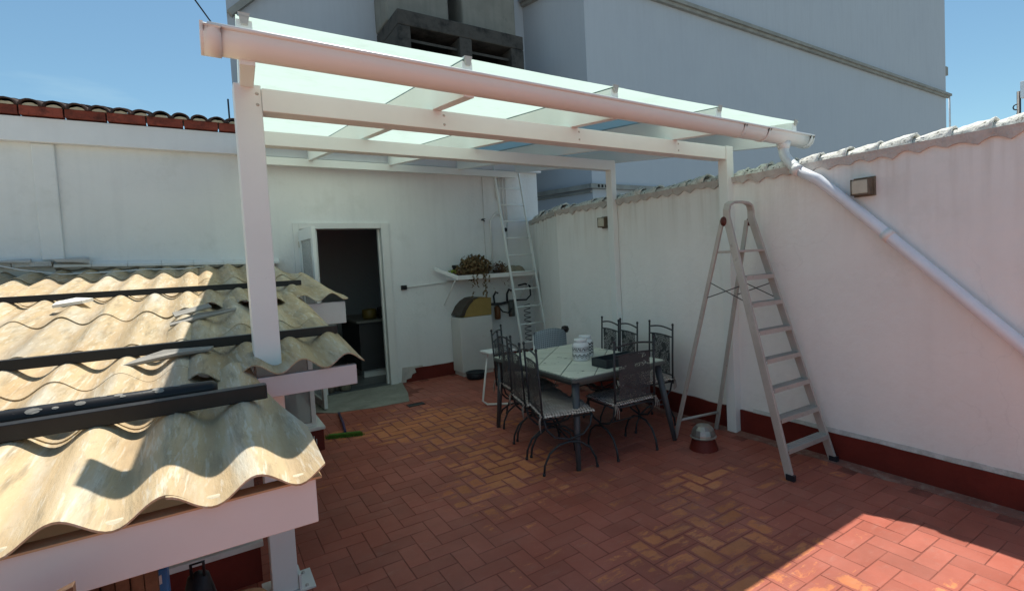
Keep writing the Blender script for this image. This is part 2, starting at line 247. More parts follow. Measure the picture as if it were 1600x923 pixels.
def brick_mat():
    """terracotta brick under worn red floor paint: the paint survives in patches, and along the joints"""
    m = bpy.data.materials.new('painted_floor_brick'); m.use_nodes = True; n = m.node_tree.nodes; l = m.node_tree.links.new
    b = n['Principled BSDF']; b.inputs['Specular IOR Level'].default_value = .25
    geo = n.new('ShaderNodeNewGeometry'); P = geo.outputs['Position']
    def nzn(scale, det=8, ro=.65, s=(1, 1, 1), dist=0):
        mpn = n.new('ShaderNodeMapping'); mpn.inputs['Scale'].default_value = s; l(P, mpn.inputs[0])
        z = n.new('ShaderNodeTexNoise'); z.inputs['Scale'].default_value = scale; z.inputs['Detail'].default_value = det; z.inputs['Roughness'].default_value = ro; z.inputs['Distortion'].default_value = dist
        l(mpn.outputs[0], z.inputs['Vector']); return z.outputs['Fac']
    def math_(op, a, bb):
        q = n.new('ShaderNodeMath'); q.operation = op
        for i, v in enumerate((a, bb)):
            if isinstance(v, (int, float)): q.inputs[i].default_value = v
            else: l(v, q.inputs[i])
        return q.outputs[0]
    def rng(v, lo, hi, o0=0, o1=1):
        r = n.new('ShaderNodeMapRange'); r.inputs[1].default_value = lo; r.inputs[2].default_value = hi; r.inputs[3].default_value = o0; r.inputs[4].default_value = o1; l(v, r.inputs[0]); return r.outputs[0]
    def mixc(f, a, bcol):
        k = n.new('ShaderNodeMix'); k.data_type = 'RGBA'; l(f, k.inputs[0])
        for i, v in ((6, a), (7, bcol)):
            if isinstance(v, tuple): k.inputs[i].default_value = (*v, 1)
            else: l(v, k.inputs[i])
        return k.outputs[2]
    at = n.new('ShaderNodeVertexColor'); at.layer_name = 'tone'   # per-brick random value
    sp = n.new('ShaderNodeSeparateColor'); l(at.outputs[0], sp.inputs[0])
    uv = n.new('ShaderNodeUVMap'); uv.uv_map = 'UVMap'; su = n.new('ShaderNodeSeparateXYZ'); l(uv.outputs[0], su.inputs[0])
    eu = math_('MINIMUM', su.outputs[0], math_('SUBTRACT', 1.0, su.outputs[0])); ev = math_('MINIMUM', su.outputs[1], math_('SUBTRACT', 1.0, su.outputs[1]))
    edge = math_('MINIMUM', math_('MULTIPLY', eu, 2.0), ev)           # 0 at the rim of the brick, ~.5 inside
    edgeb = rng(edge, 0.0, .20, -.13, 0.0)
    # how worn: big patches, more towards the middle/near part of the terrace, plus ragged edges
    sx = n.new('ShaderNodeSeparateXYZ'); l(P, sx.inputs[0])
    big = nzn(.62, 3, .5)
    # a traffic lane: wear is stronger where x - .45*y is near a line through the middle of the terrace
    lane = math_('ADD', math_('MULTIPLY', sx.outputs[1], -.18), math_('MULTIPLY', sx.outputs[0], -1.0))
    lane = math_('ADD', lane, 2.45)
    lane = math_('ABSOLUTE', lane, 0.0)
    lane = rng(lane, 0.1, 1.5, .085, -.05)
    rag = nzn(8, 12, .8, (1, 1.6, 1), .8)
    mid = nzn(2.6, 7, .68, (.6, 2.2, 1), .4)
    wear = math_('ADD', math_('MULTIPLY', big, .60), math_('MULTIPLY', rag, .34))
    wear = math_('ADD', wear, math_('MULTIPLY', mid, .38))
    wear = math_('ADD', wear, lane); wear = math_('ADD', wear, edgeb)
    wear = math_('ADD', wear, rng(sx.outputs[1], 2.0, 3.4, .018, -.05))
    wear = math_('ADD', wear, rng(sx.outputs[0], 2.5, 3.2, 0, -.045))
    wear = math_('ADD', wear, rng(math_('ABSOLUTE', math_('SUBTRACT', sx.outputs[1], 5.6), 0.0), .1, .7, .075, 0))
    wear = math_('ADD', wear, math_('MULTIPLY', math_('SUBTRACT', sp.outputs[0], .5), .03))
    mask = rng(wear, .684, .716)
    paint = mixc(rng(nzn(2.2, 6), .35, .65), (.345, .092, .060), (.415, .130, .092))
    paint = mixc(rng(nzn(30, 6, .8), .55, .8, 0, .5), paint, (.40, .20, .17))
    paint = mixc(rng(nzn(5, 9, .8), .62, .7, 0, .35), paint, (.22, .12, .085))
    tcol = mixc(rng(nzn(3.1, 6), .35, .65), (.54, .182, .078), (.62, .240, .115))
    tcol = mixc(rng(nzn(26, 8, .8), .5, .8, 0, .5), tcol, (.26, .115, .06))
    c = mixc(mask, paint, tcol)
    hs = n.new('ShaderNodeHueSaturation'); l(rng(sp.outputs[1], 0, 1, .88, 1.1), hs.inputs['Value']); l(c, hs.inputs['Color']); c = hs.outputs[0]
    jcol = mixc(rng(nzn(1.1, 4), .5, .62), (.22, .07, .05), (.44, .27, .22))
    c = mixc(math_('MULTIPLY', rng(edge, .0, .03, .5, 0), rng(nzn(2.7, 5), .35, .6)), c, jcol)
    c = mixc(rng(nzn(1.4, 8, .7), .45, .75, 0, .38), c, (.13, .065, .05))       # grime
    c = mixc(rng(nzn(4.5, 9, .75, (1, 2.5, 1)), .56, .74, 0, .35), c, (.42, .26, .21))   # dusty scuffs
    c = mixc(rng(nzn(16, 4, .9), .735, .75, 0, .9), c, (.55, .5, .45))      # lime specks
    l(c, b.inputs['Base Color'])
    l(rng(mask, 0, 1, .5, .85), b.inputs['Roughness'])
    h = math_('ADD', math_('MULTIPLY', mask, -.6), math_('MULTIPLY', nzn(45, 6), .6))
    bp = n.new('ShaderNodeBump'); bp.inputs['Strength'].default_value = .35; bp.inputs['Distance'].default_value = .004; l(h, bp.inputs['Height']); l(bp.outputs[0], b.inputs['Normal'])
    return m
brickm = brick_mat()
def glass_mat():
    m = bpy.data.materials.new('dusty_glass'); m.use_nodes = True; b = m.node_tree.nodes['Principled BSDF']
    b.inputs['Base Color'].default_value = (.35, .38, .38, 1); b.inputs['Roughness'].default_value = .25; b.inputs['Alpha'].default_value = .55; return m
glassm = glass_mat()

# ------------------------------------------------------------------ mesh helpers
ORG = {}
class MB:
    def __init__(s): s.v = []; s.f = []; s.sm = []
    def add(s, vs, fs, smooth=False):
        o = len(s.v); s.v += [tuple(v) for v in vs]; s.f += [tuple(i+o for i in f) for f in fs]; s.sm += [smooth]*len(fs); return s
    def hexa(s, p):   # 8 points: bottom 4 (ccw), top 4
        return s.add(p, [(3, 2, 1, 0), (4, 5, 6, 7), (0, 1, 5, 4), (1, 2, 6, 5), (2, 3, 7, 6), (3, 0, 4, 7)])
    def box(s, x0, x1, y0, y1, z0, z1):
        return s.hexa([(x0, y0, z0), (x1, y0, z0), (x1, y1, z0), (x0, y1, z0), (x0, y0, z1), (x1, y0, z1), (x1, y1, z1), (x0, y1, z1)])
    def bar(s, a, b, w, h, up=(0, 0, 1)):
        a = Vector(a); b = Vector(b); d = (b-a).normalized(); up = Vector(up)
        if abs(d.dot(up)) > .98: up = Vector((1, 0, 0))
        r = d.cross(up).normalized()*w/2; u = r.cross(d).normalized()*h/2
        return s.hexa([a-r-u, a+r-u, b+r-u, b-r-u, a-r+u, a+r+u, b+r+u, b-r+u])
    def tube(s, pts, r, seg=8, cap=True, radii=None):
        pts = [Vector(p) for p in pts]; n = len(pts); rings = []
        t0 = (pts[1]-pts[0]).normalized(); ref = Vector((0, 0, 1)) if abs(t0.z) < .9 else Vector((1, 0, 0))
        u = t0.cross(ref).normalized()
        for i, p in enumerate(pts):
            t = (pts[min(i+1, n-1)]-pts[max(i-1, 0)]).normalized()
            u = (u-t*u.dot(t)).normalized(); v = t.cross(u); q = radii[i] if radii else r
            rings.append([p+u*math.cos(2*math.pi*k/seg)*q+v*math.sin(2*math.pi*k/seg)*q for k in range(seg)])
        vs = [v for rg in rings for v in rg]; fs = []
        for i in range(n-1):
            for k in range(seg):
                k2 = (k+1) % seg; fs.append((i*seg+k, i*seg+k2, (i+1)*seg+k2, (i+1)*seg+k))
        s.add(vs, fs, True)
        if cap:
            o = len(s.v)-len(vs); s.f += [tuple(o+k for k in range(seg))[::-1], tuple(o+(n-1)*seg+k for k in range(seg))]; s.sm += [False, False]
        return s
    def lathe(s, prof, c, seg=20, smooth=True):
        vs = []; fs = []
        for (r, z) in prof:
            for k in range(seg): a = 2*math.pi*k/seg; vs.append((c[0]+r*math.cos(a), c[1]+r*math.sin(a), c[2]+z))
        for i in range(len(prof)-1):
            for k in range(seg): k2 = (k+1) % seg; fs.append((i*seg+k, i*seg+k2, (i+1)*seg+k2, (i+1)*seg+k))
        return s.add(vs, fs, smooth)
    def prism(s, poly, z0, z1):
        n = len(poly); vs = [(x, y, z0) for x, y in poly]+[(x, y, z1) for x, y in poly]
        return s.add(vs, [tuple(range(n))[::-1], tuple(range(n, 2*n))]+[(i, (i+1) % n, n+(i+1) % n, n+i) for i in range(n)])
    def prism_y(s, poly, y0, y1):   # poly in xz
        n = len(poly); vs = [(x, y0, z) for x, z in poly]+[(x, y1, z) for x, z in poly]
        return s.add(vs, [tuple(range(n)), tuple(range(n, 2*n))[::-1]]+[((i+1) % n, i, n+i, n+(i+1) % n) for i in range(n)])
    def build(s, name, material, parent=None, bev=0):
        o0 = ORG.get(parent.name, Vector((0, 0, 0))) if parent else Vector((0, 0, 0))
        me = bpy.data.meshes.new(name)
        me.from_pydata([(v[0]-o0.x, v[1]-o0.y, v[2]-o0.z) for v in s.v], [], s.f)
        me.polygons.foreach_set('use_smooth', s.sm); me.materials.append(material); me.update()
        o = bpy.data.objects.new(name, me); C.objects.link(o)
        if parent: o.parent = parent
        ORG[o.name] = o0
        if bev:
            b = o.modifiers.new('bevel', 'BEVEL'); b.width = bev; b.segments = 2; b.limit_method = 'ANGLE'
        return o
def tag(o, label=None, cat=None, group=None, kind=None):
    if label: o['label'] = label
    if cat: o['category'] = cat
    if group: o['group'] = group
    if kind: o['kind'] = kind
    return o
def thing(name, label, cat, loc=(0, 0, 0), group=None):
    o = bpy.data.objects.new(name, None); C.objects.link(o); o.location = loc; o.empty_display_size = .1
    ORG[o.name] = Vector(loc); tag(o, label, cat, group); return o
def kids(o): return [x for x in bpy.data.objects if x.parent == o]
def link_copy(o, parent=None):
    c = o.copy(); C.objects.link(c)
    if parent: c.parent = parent
    for ch in list(o.children): link_copy(ch, c)
    return c
def rod(m, a, b, r, seg=8): return m.tube([a, b], r, seg)
def arc(c, a0, a1, r, n, fn): return [fn(c, a0+(a1-a0)*i/n, r) for i in range(n+1)]

# ------------------------------------------------------------------ SETTING: ground, floor
tag(MB().box(-300, 300, -300, 300, -4.2, -4.0).build('ground', street), kind='structure')
floor = MB(); floor.box(-7, 4.05, -7, 7.6, -.45, -.0020); floor = tag(floor.build('floor', groutm), kind='structure')
# herringbone bricks
BW, BL, JT = .120, .240, .0014
cen = []
for i in range(-70, 70):
    for j in range(-70, 70):
        # herringbone on a grid of cells BW: horizontal brick when (i+j)%4==0 -> covers (i,j),(i+1,j); vertical when (i+j)%4==... covers (i,j),(i,j+1)
        k = (i - j) % 4
        if k == 0: cen.append((i*BW+BL/2, j*BW+BW/2, 0))
        if k == 3: cen.append((i*BW+BW/2, j*BW+BL/2 - 0*BW, 1))
cam_p = Vector((0, 0, 1.7))
def projpx(p):
    v = Vector(p)-cam_p; d = v.dot(fw)
    if d < .05: return None
    return (CX+FPX*v.dot(rr)/d, CY-FPX*v.dot(uu)/d, d)
def on_terrace(x, y): return -6.5 < x < 3.94 and -6.5 < y < 7.5
vis = []; rest = []
for (x, y, r) in cen:
    if not on_terrace(x, y): continue
    if x < .1 and y > 3.3: continue
    if x < .80 and y > 5.4: continue
    if x < 2.3 and x > .75 and y > 6.75: continue
    q = projpx((x, y, 0))
    if q and -15 < q[0] < 1615 and -15 < q[1] < 940 and not (q[0] < 200) and x > .1: vis.append((q[2], x, y, r))
    else: rest.append((x, y, r))
vis.sort()
sep = vis[:300]; rest += [(a[1], a[2], a[3]) for a in vis[300:]]
def brick_geo(x, y, r, L_, W_, h=0.0, seed=0):
    rg = random.Random(seed); lx, ly = (L_, W_) if r == 0 else (W_, L_)
    lx = lx/2-JT/2; ly = ly/2-JT/2; b = .0026
    lx -= rg.uniform(0, .0015); ly -= rg.uniform(0, .0015)
    t1 = rg.uniform(-.0007, .0007); t2 = rg.uniform(-.0007, .0007)
    vs = [(-lx, -ly, -.014), (lx, -ly, -.014), (lx, ly, -.014), (-lx, ly, -.014),
          (-lx+b*.4, -ly+b*.4, -.0016), (lx-b*.4, -ly+b*.4, -.0016), (lx-b*.4, ly-b*.4, -.0016), (-lx+b*.4, ly-b*.4, -.0016),
          (-lx+b, -ly+b, h+t1), (lx-b, -ly+b, h-t1), (lx-b, ly-b, h+t2), (-lx+b, ly-b, h-t2)]
    fs = [(8, 9, 10, 11)]
    for k in range(4):
        k2 = (k+1) % 4; fs.append((k, k2, 4+k2, 4+k)); fs.append((4+k, 4+k2, 8+k2, 8+k))
    return [(x+v[0], y+v[1], v[2]) for v in vs], fs, (lx, ly)
def brick_mesh(name, items):
    V = []; F = []; UV = []; COL = []
    for (x, y, r, ox, oy) in items:
        rg = random.Random(int(x*977)*131+int(y*977)+r)
        vs, fs, (lx, ly) = brick_geo(x, y, r, BL, BW, 0, int(x*1000)*7+int(y*1000))
        o = len(V); V += [(v[0]-ox, v[1]-oy, v[2]) for v in vs]
        c = (rg.random(), rg.random(), rg.random(), 1)
        for f in fs:
            F.append(tuple(i+o for i in f))
            for i in f:
                u = (vs[i][0]-x)/(2*lx)+.5; v = (vs[i][1]-y)/(2*ly)+.5
                UV.append((u, v) if r == 0 else (v, u)); COL.append(c)
    me = bpy.data.meshes.new(name); me.from_pydata(V, [], F)
    uvl = me.uv_layers.new(name='UVMap'); uvl.data.foreach_set('uv', [a for p in UV for a in p])
    cl = me.color_attributes.new('tone', 'FLOAT_COLOR', 'CORNER'); cl.data.foreach_set('color', [a for p in COL for a in p])
    me.materials.append(brickm); return me
NV = 20; bmeshes = {}
for (d, x, y, r) in sep:
    k = (r, random.randrange(NV))
    if k not in bmeshes: bmeshes[k] = brick_mesh('brick', [(k[1]*.37, k[0]*.53, r, k[1]*.37, k[0]*.53)])
    o = bpy.data.objects.new('brick', bmeshes[k]); C.objects.link(o); o.location = (x, y, random.uniform(-.0005, .0005)); o.parent = floor
o = bpy.data.objects.new('brick_field', brick_mesh('brick_field', [(x, y, r, 0, 0) for (x, y, r) in rest])); C.objects.link(o); o.parent = floor; o['kind'] = 'stuff'
m = MB(); N_ = 120
for i in range(N_):
    y0, y1 = -3+9*i/N_, -3+9*(i+1)/N_; f = lambda y: 3.93+.03*noise.noise(Vector((y*3, 0, 4)))+.012*noise.noise(Vector((y*14, 0, 4)))
    m.hexa([(f(y0), y0, -.01), (4.032, y0, -.01), (4.032, y1, -.01), (f(y1), y1, -.01), (f(y0), y0, .002), (4.032, y0, .014), (4.032, y1, .014), (f(y1), y1, .002)])
m.build('mortar_strip', mat('painted_mortar', (.27, .12, .09), .9, .3, 7, .6, 40, dirt=(.36, .26, .21), dscale=9, dlo=.5, dhi=.7), floor)
# cement threshold slab
sl_ = MB()
pts = [(1.02, 7.6), (.95, 6.85), (1.15, 6.62), (1.6, 6.50), (2.02, 6.48), (2.14, 6.9), (2.28, 7.6)]
sl_.prism(pts, -.012, .006); sl_ = tag(sl_.build('cement_slab', concfl), kind='structure')
# ------------------------------------------------------------------ right boundary wall
WX = 4.05
bw = thing('boundary_wall', 'white plastered boundary wall with wavy mortar lip, capped by mossy ridge tiles', 'wall', (4.1, 2, 0))
m = MB()
m.prism([(WX, -6), (WX+.17, -6), (WX+.17, 5.95), (4.80, 7.75), (4.62, 7.6), (4.05, 5.95)], -.3, 2.36)
m.build('wall_face', plaster2, bw)
m = MB()   # painted red skirting on the foot of the wall, built as a raised band
def skirt(m, x0, y0, x1, y1, nx, ny, h0, h1, t=.022):
    n = 40
    for i in range(n):
        a = i/n; b = (i+1)/n
        xa, ya, xb, yb = x0+(x1-x0)*a, y0+(y1-y0)*a, x0+(x1-x0)*b, y0+(y1-y0)*b
        ha = h0+(h1-h0)*a+.012*noise.noise(Vector((xa*4, ya*4, 1))); hb = h0+(h1-h0)*b+.012*noise.noise(Vector((xb*4, yb*4, 1)))
        m.hexa([(xa+nx*t, ya+ny*t, -.02), (xb+nx*t, yb+ny*t, -.02), (xb, yb, -.02), (xa, ya, -.02), (xa+nx*t, ya+ny*t, ha), (xb+nx*t, yb+ny*t, hb), (xb, yb, hb), (xa, ya, ha)])
skirt(m, WX, -3, WX, 3.03, -1, 0, .205, .212); skirt(m, WX, 3.2, WX, 5.95, -1, 0, .215, .26); skirt(m, 4.05, 5.95, 4.62, 7.6, -.95, .3, .26, .2)
m.build('skirting', redpaint, bw)
m = MB()   # rough stained render band just above the skirting
n = 50
for i in range(n):
    ya = -3+5.9*i/n; yb = -3+5.9*(i+1)/n
    f = lambda y: .244+.012*noise.noise(Vector((y*4, 2, 1)))
    m.hexa([(WX-.012, ya, .204), (WX-.012, yb, .204), (WX, yb, .204), (WX, ya, .204), (WX-.004, ya, f(ya)), (WX-.004, yb, f(yb)), (WX, yb, f(yb)), (WX, ya, f(ya))])
m.build('stained_band', stained, bw)
# wavy mortar lip under the cap
m = MB()
def lip(m, P0, P1, nrm, n, step):
    d = (Vector(P1)-Vector(P0)); Ln = d.length
    for i in range(n):
        for a in (0,):
            s0 = i/n; s1 = (i+1)/n; A = Vector(P0)+d*s0; B = Vector(P0)+d*s1
            def zb(s): 
                y = s*Ln
                w_ = abs(math.sin(math.pi*y/.155+noise.noise(Vector((y*1.3, 5, 0)))*.9))
                return 2.285+.034*w_+.026*noise.noise(Vector((y*6, 3, 1)))
            za, zc = zb(s0), zb(s1); N = Vector(nrm)
            t0 = .022+.012*noise.noise(Vector((s0*Ln*7, 1, 8))); t1 = .022+.012*noise.noise(Vector((s1*Ln*7, 1, 8)))
            m.hexa([A+N*t0+Vector((0, 0, za)), B+N*t1+Vector((0, 0, zc)), B+Vector((0, 0, zc)), A+Vector((0, 0, za)),
                    A+N*(t0+.012)+Vector((0, 0, 2.365)), B+N*(t1+.012)+Vector((0, 0, 2.365)), B+Vector((0, 0, 2.365)), A+Vector((0, 0, 2.365))])
lip(m, (WX, -2.5, 0), (WX, 5.95, 0), (-1, 0, 0), 260, 0); lip(m, (4.05, 5.95, 0), (4.62, 7.6, 0), (-.945, .326, 0), 40, 0)
m.build('mortar_lip', lipm, bw)
# ridge tiles, each an object; near end of each lies over the next nearer one
def ridge_tile(rough, seed):
    m = MB(); rg = random.Random(seed); ny, na = 10, 12; R0, R1 = .078, .102; Lt = .30; th = .016
    vs = []
    for layer in (0, 1):
        for i in range(ny+1):
            t = i/ny; R = R0+(R1-R0)*(1-t)-layer*th
            for k in range(na+1):
                a = math.pi*k/na; q = Vector((math.cos(a)*R*1.05, -Lt/2+Lt*t, math.sin(a)*R*.82))
                if layer == 0:
                    dd = rough*(noise.noise(Vector((q.x*22, q.y*18, q.z*22+seed)))+.5*noise.noise(Vector((q.x*60, q.y*50, q.z*60+seed))))
                    q += Vector((math.cos(a), 0, math.sin(a)))*dd
                vs.append(q)
    W1 = na+1; base = (ny+1)*W1; fs = []
    for i in range(ny):
        for k in range(na):
            a, b, c, d = i*W1+k, i*W1+k+1, (i+1)*W1+k+1, (i+1)*W1+k
            fs.append((a, b, c, d)[::-1]); fs.append((base+a, base+b, base+c, base+d))
    for k in range(na):
        fs.append((k, k+1, base+k+1, base+k)); j = ny*W1+k; fs.append((j+1, j, base+j, base+j+1))
    m.add(vs, fs, True); return m
tiles = [ridge_tile(r_, s_) .build('ridge_tile', ridgem, bw) for r_, s_ in ((.010, 1), (.014, 2), (.012, 3), (.03, 4), (.028, 5))]
for t in tiles: t.data.name = 'ridge_tile'
tmesh = [t.data for t in tiles]
for me in tmesh:
    for v in me.vertices: v.co += Vector((4.1, 2, 0))
for t in tiles: bpy.data.objects.remove(t)
y = -1.6; i = 0
while y < 7.4:
    px = WX+.085 if y < 6.0 else 4.135+(y-6.0)*.345
    o = bpy.data.objects.new('ridge_tile', random.choice(tmesh[:3] if y < 2.6 else tmesh[1:])); C.objects.link(o); o.parent = bw
    o.location = (px-4.1, y-2, 2.352+random.uniform(-.004, .006)+(.012*math.sin(i*1.7) if y > 2.6 else 0))
    o.rotation_euler = (math.radians(3.2)*-1+random.uniform(-.02, .02), random.uniform(-.05, .05), (random.uniform(-.05, .05)) - (.33 if y > 6.0 else 0))
    y += .222+random.uniform(-.01, .01); i += 1
m = MB()  # mortar bedding inside the ridge tiles
n = 120
for k in range(n):
    y0 = -1.7+7.6*k/n; y1 = -1.7+7.6*(k+1)/n
    m.box(WX+.012, WX+.155, y0, y1, 2.355, 2.395+.012*noise.noise(Vector((y0*8, 0, 0))))
m.build('mortar_bed', lipm, bw)

# ------------------------------------------------------------------ the house behind (back wall)
hs = thing('white_house', 'white rendered house wall with open doorway, eaves band and red brick fascia under roof tiles', 'house', (0, 8, 0))
m = MB(); Y0 = 7.6
DX0, DX1, DZ = 1.20, 2.13, 2.27
m.box(-8, DX0, Y0, Y0+.25, -.3, 3.42); m.box(DX1, 4.80, Y0, Y0+.25, -.3, 3.42); m.box(DX0, DX1, Y0, Y0+.25, DZ, 3.42)
m.box(4.55, 4.80, Y0+.25, 10.2, -.3, 3.40)
m.build('wall_face', plaster, hs)
m = MB(); m.box(-8, 4.84, Y0-.10, Y0-.002, 3.18, 3.43); m.build('eaves_band', mat('eaves_white', (.78, .79, .80), .8, .05, 2, .2, 20, streak=.1), hs, .006)
m = MB(); m.box(-8, 4.84, Y0-.02, 10.3, 3.432, 3.45); m.build('roof_deck', ledgem, hs)
m = MB(); m.box(-1.40, -1.22, Y0-.035, Y0-.001, 1.96, 3.178); m.build('pilaster', plaster, hs, .012)
x = -7.9; proto = None; cnt = 0
while x < 4.7:                              # red bricks of the fascia
    Lb = .34
    if proto is None:
        proto = MB().box(0, Lb-.012, 8-.135, 8-.015, 3.445, 3.535).build('fascia_brick', brickred, hs, .004)
        proto.location = (x, Y0-8, 0)
    else:
        o = proto.copy(); C.objects.link(o); o.location = (x, Y0-8+random.uniform(-.006, .006), 0)
    x += Lb; cnt += 1
# rows of roof tiles: first row seen end-on
def barrel(seed):
    m = MB(); na, ny = 10, 4; Lt = .45; th = .022; vs = []
    for layer in (0, 1):
        for i in range(ny+1):
            t = i/ny; R = .088-.014*t-layer*th
            for k in range(na+1):
                a = math.pi*k/na; q = Vector((math.cos(a)*R, Lt*t, math.sin(a)*R*.75+Lt*t*.22))
                q += Vector((0, 0, .006*noise.noise(q*14+Vector((seed, 0, 0))))); vs.append(q)
    W1 = na+1; base = (ny+1)*W1; fs = []
    for i in range(ny):
        for k in range(na):
            a, b, c, d = i*W1+k, i*W1+k+1, (i+1)*W1+k+1, (i+1)*W1+k
            fs.append((a, b, c, d)[::-1]); fs.append((base+a, base+b, base+c, base+d))
    for k in range(na): fs.append((k, k+1, base+k+1, base+k))
    m.add(vs, fs, True); return m
bt = [barrel(s) for s in range(3)]
bo = [b.build('roof_tile', terra, hs) for b in bt]; bmesh_ = [o.data for o in bo]
for o in bo: bpy.data.objects.remove(o)
mort = MB(); x = -2.6; k = 0
# recover tile meshes in neutral coordinates
for me in bmesh_:
    for v in me.vertices: v.co += Vector((0, 8, 0))
while x < 4.6:
    for row in range(3):
        o = bpy.data.objects.new('roof_tile', random.choice(bmesh_)); C.objects.link(o); o.parent = hs
        o.location = (x, Y0-8-.16+row*.36, 3.537+row*.085+random.uniform(-.004, .004)); o.rotation_euler = (0, random.uniform(-.05, .05), random.uniform(-.03, .03))
    mort.prism_y([(x+.060*math.cos(math.pi*a/8), 3.536+.030*math.sin(math.pi*a/8)*random.uniform(.8, 1.1)) for a in range(9)], Y0-.135, Y0-.05); x += .178; k += 1
mort.build('mortar_fill', mortarm, hs)
m = MB(); m.hexa([(-8, Y0-.13, 3.537), (4.8, Y0-.13, 3.537), (4.8, 10.2, 4.1), (-8, 10.2, 4.1), (-8, Y0-.13, 3.549), (4.8, Y0-.13, 3.549), (4.8, 10.2, 4.115), (-8, 10.2, 4.115)]); m.build('roof_slope', terra, hs)
# red skirting on the back wall, broken towards the door
m = MB(); skirt(m, 2.62, Y0, 4.6, Y0, 0, -1, .19, .2); 
m.prism_y([(2.34, -.02), (2.62, -.02), (2.62, .19), (2.48, .186), (2.50, .12), (2.44, .10), (2.42, .05), (2.35, .04)], Y0-.022, Y0)
m.build('skirting', redpaint, hs)
m = MB(); m.prism_y([(2.27, 0), (2.338, 0), (2.345, .045), (2.41, .055), (2.43, .105), (2.49, .125), (2.475, .19), (2.60, .195), (2.60, .215), (2.30, .225)], Y0-.016, Y0-.001); m.build('bare_plaster_patch', lipm, hs)
# low tile ledge at left
lg = MB()
x = -3.4
while x < .78:
    ww = .30; br = x < -1.35
    z0 = 1.905-.028*(x+1.7)
    pr = MB()
    if br: pr.box(x, x+ww-.01, Y0-.14+random.uniform(-.05, .03), Y0-.001, z0-.01+random.uniform(-.02, .03), z0+.045+random.uniform(-.02, .02))
    else: pr.hexa([(x, Y0-.11, z0-.014), (x+ww-.004, Y0-.11, z0-.014-.008), (x+ww-.004, Y0-.001, z0-.0), (x, Y0-.001, z0+.008), (x, Y0-.11, z0+.012), (x+ww-.004, Y0-.11, z0+.004), (x+ww-.004, Y0-.001, z0+.045), (x, Y0-.001, z0+.053)])
    pr.build('ledge_tile', lipm if br else trimm, hs)
    x += ww
for k in range(10):
    xx = -1.9+random.uniform(0, .75); z0 = 1.93
    MB().hexa([Vector((xx, Y0-.16, z0))+Vector((random.uniform(-.02, .02), 0, random.uniform(-.01, .03))) for _ in range(1)]+
              [Vector((xx+.22, Y0-.17, z0+random.uniform(-.02, .01))), Vector((xx+.2, Y0-.01, z0+.01)), Vector((xx+.02, Y0-.01, z0)),
               Vector((xx, Y0-.16, z0+.03)), Vector((xx+.22, Y0-.17, z0+.022)), Vector((xx+.2, Y0-.01, z0+.05)), Vector((xx+.02, Y0-.01, z0+.04))]).build('broken_tile', lipm, hs)
m = MB()      # scalloped mortar edge under the ledge
for i in range(90):
    x0 = -1.3+2.05*i/90; x1 = -1.3+2.05*(i+1)/90; f = lambda x: 1.905-.028*(x+1.7)-.018-.022*abs(math.sin(math.pi*x/.21))
    m.hexa([(x0, Y0-.07, f(x0)), (x1, Y0-.07, f(x1)), (x1, Y0-.001, f(x1)-.02), (x0, Y0-.001, f(x0)-.02), (x0, Y0-.09, 1.9-.028*(x0+1.7)), (x1, Y0-.09, 1.9-.028*(x1+1.7)), (x1, Y0-.001, 1.9-.028*(x1+1.7)), (x0, Y0-.001, 1.9-.028*(x0+1.7))])
m.build('ledge_mortar', lipm, hs)
# door frame
m = MB()
m.box(.985, 1.055, Y0-.03, Y0+.06, 0, 2.345); m.box(2.115, 2.225, Y0-.03, Y0+.06, 0, 2.345); m.box(1.055, 2.115, Y0-.03, Y0+.06, 2.265, 2.345)
m.box(1.055, 1.275, Y0+.01, Y0+.07, 0, 2.262)
fr = m.build('door_frame', trimm, hs, .004)
m = MB(); m.box(2.09, 2.116, Y0+.065, Y0+.12, 0, 2.26); m.build('frame_stop', trimm, hs)
# door leaf, swung out, seen nearly edge on
lf = MB()
A = Vector((1.062, 7.57, 0)); B = Vector((1.105, 6.80, 0)); d = (B-A).normalized(); nrm = Vector((d.y, -d.x, 0))*.02
def leafbox(m, s0, s1, z0, z1, t=1.0):
    a = A+d*s0; b = A+d*s1; k = nrm*t
    m.hexa([a-k+Vector((0, 0, z0)), b-k+Vector((0, 0, z0)), b+k+Vector((0, 0, z0)), a+k+Vector((0, 0, z0)), a-k+Vector((0, 0, z1)), b-k+Vector((0, 0, z1)), b+k+Vector((0, 0, z1)), a+k+Vector((0, 0, z1))])
leafbox(lf, 0, .09, .02, 2.24); leafbox(lf, .68, .77, .02, 2.24); leafbox(lf, .09, .68, 2.10, 2.24); leafbox(lf, .09, .68, .02, .12); leafbox(lf, .09, .68, 1.0, 1.1)
dl = lf.build('door_leaf', whitem, hs, .004)
m = MB(); leafbox(m, .09, .68, .12, 1.0, .2); leafbox(m, .09, .68, 1.1, 2.10, .2); m.build('door_glass', glassm, dl)
m = MB(); m.box(1.04, 1.075, Y0-.055, Y0-.03, 2.02, 2.10); m.build('hinge', mat('brass_hinge', (.35, .26, .15), .5), dl)
m = MB(); m.box(.38, .40, 0, 0, 0, 0)
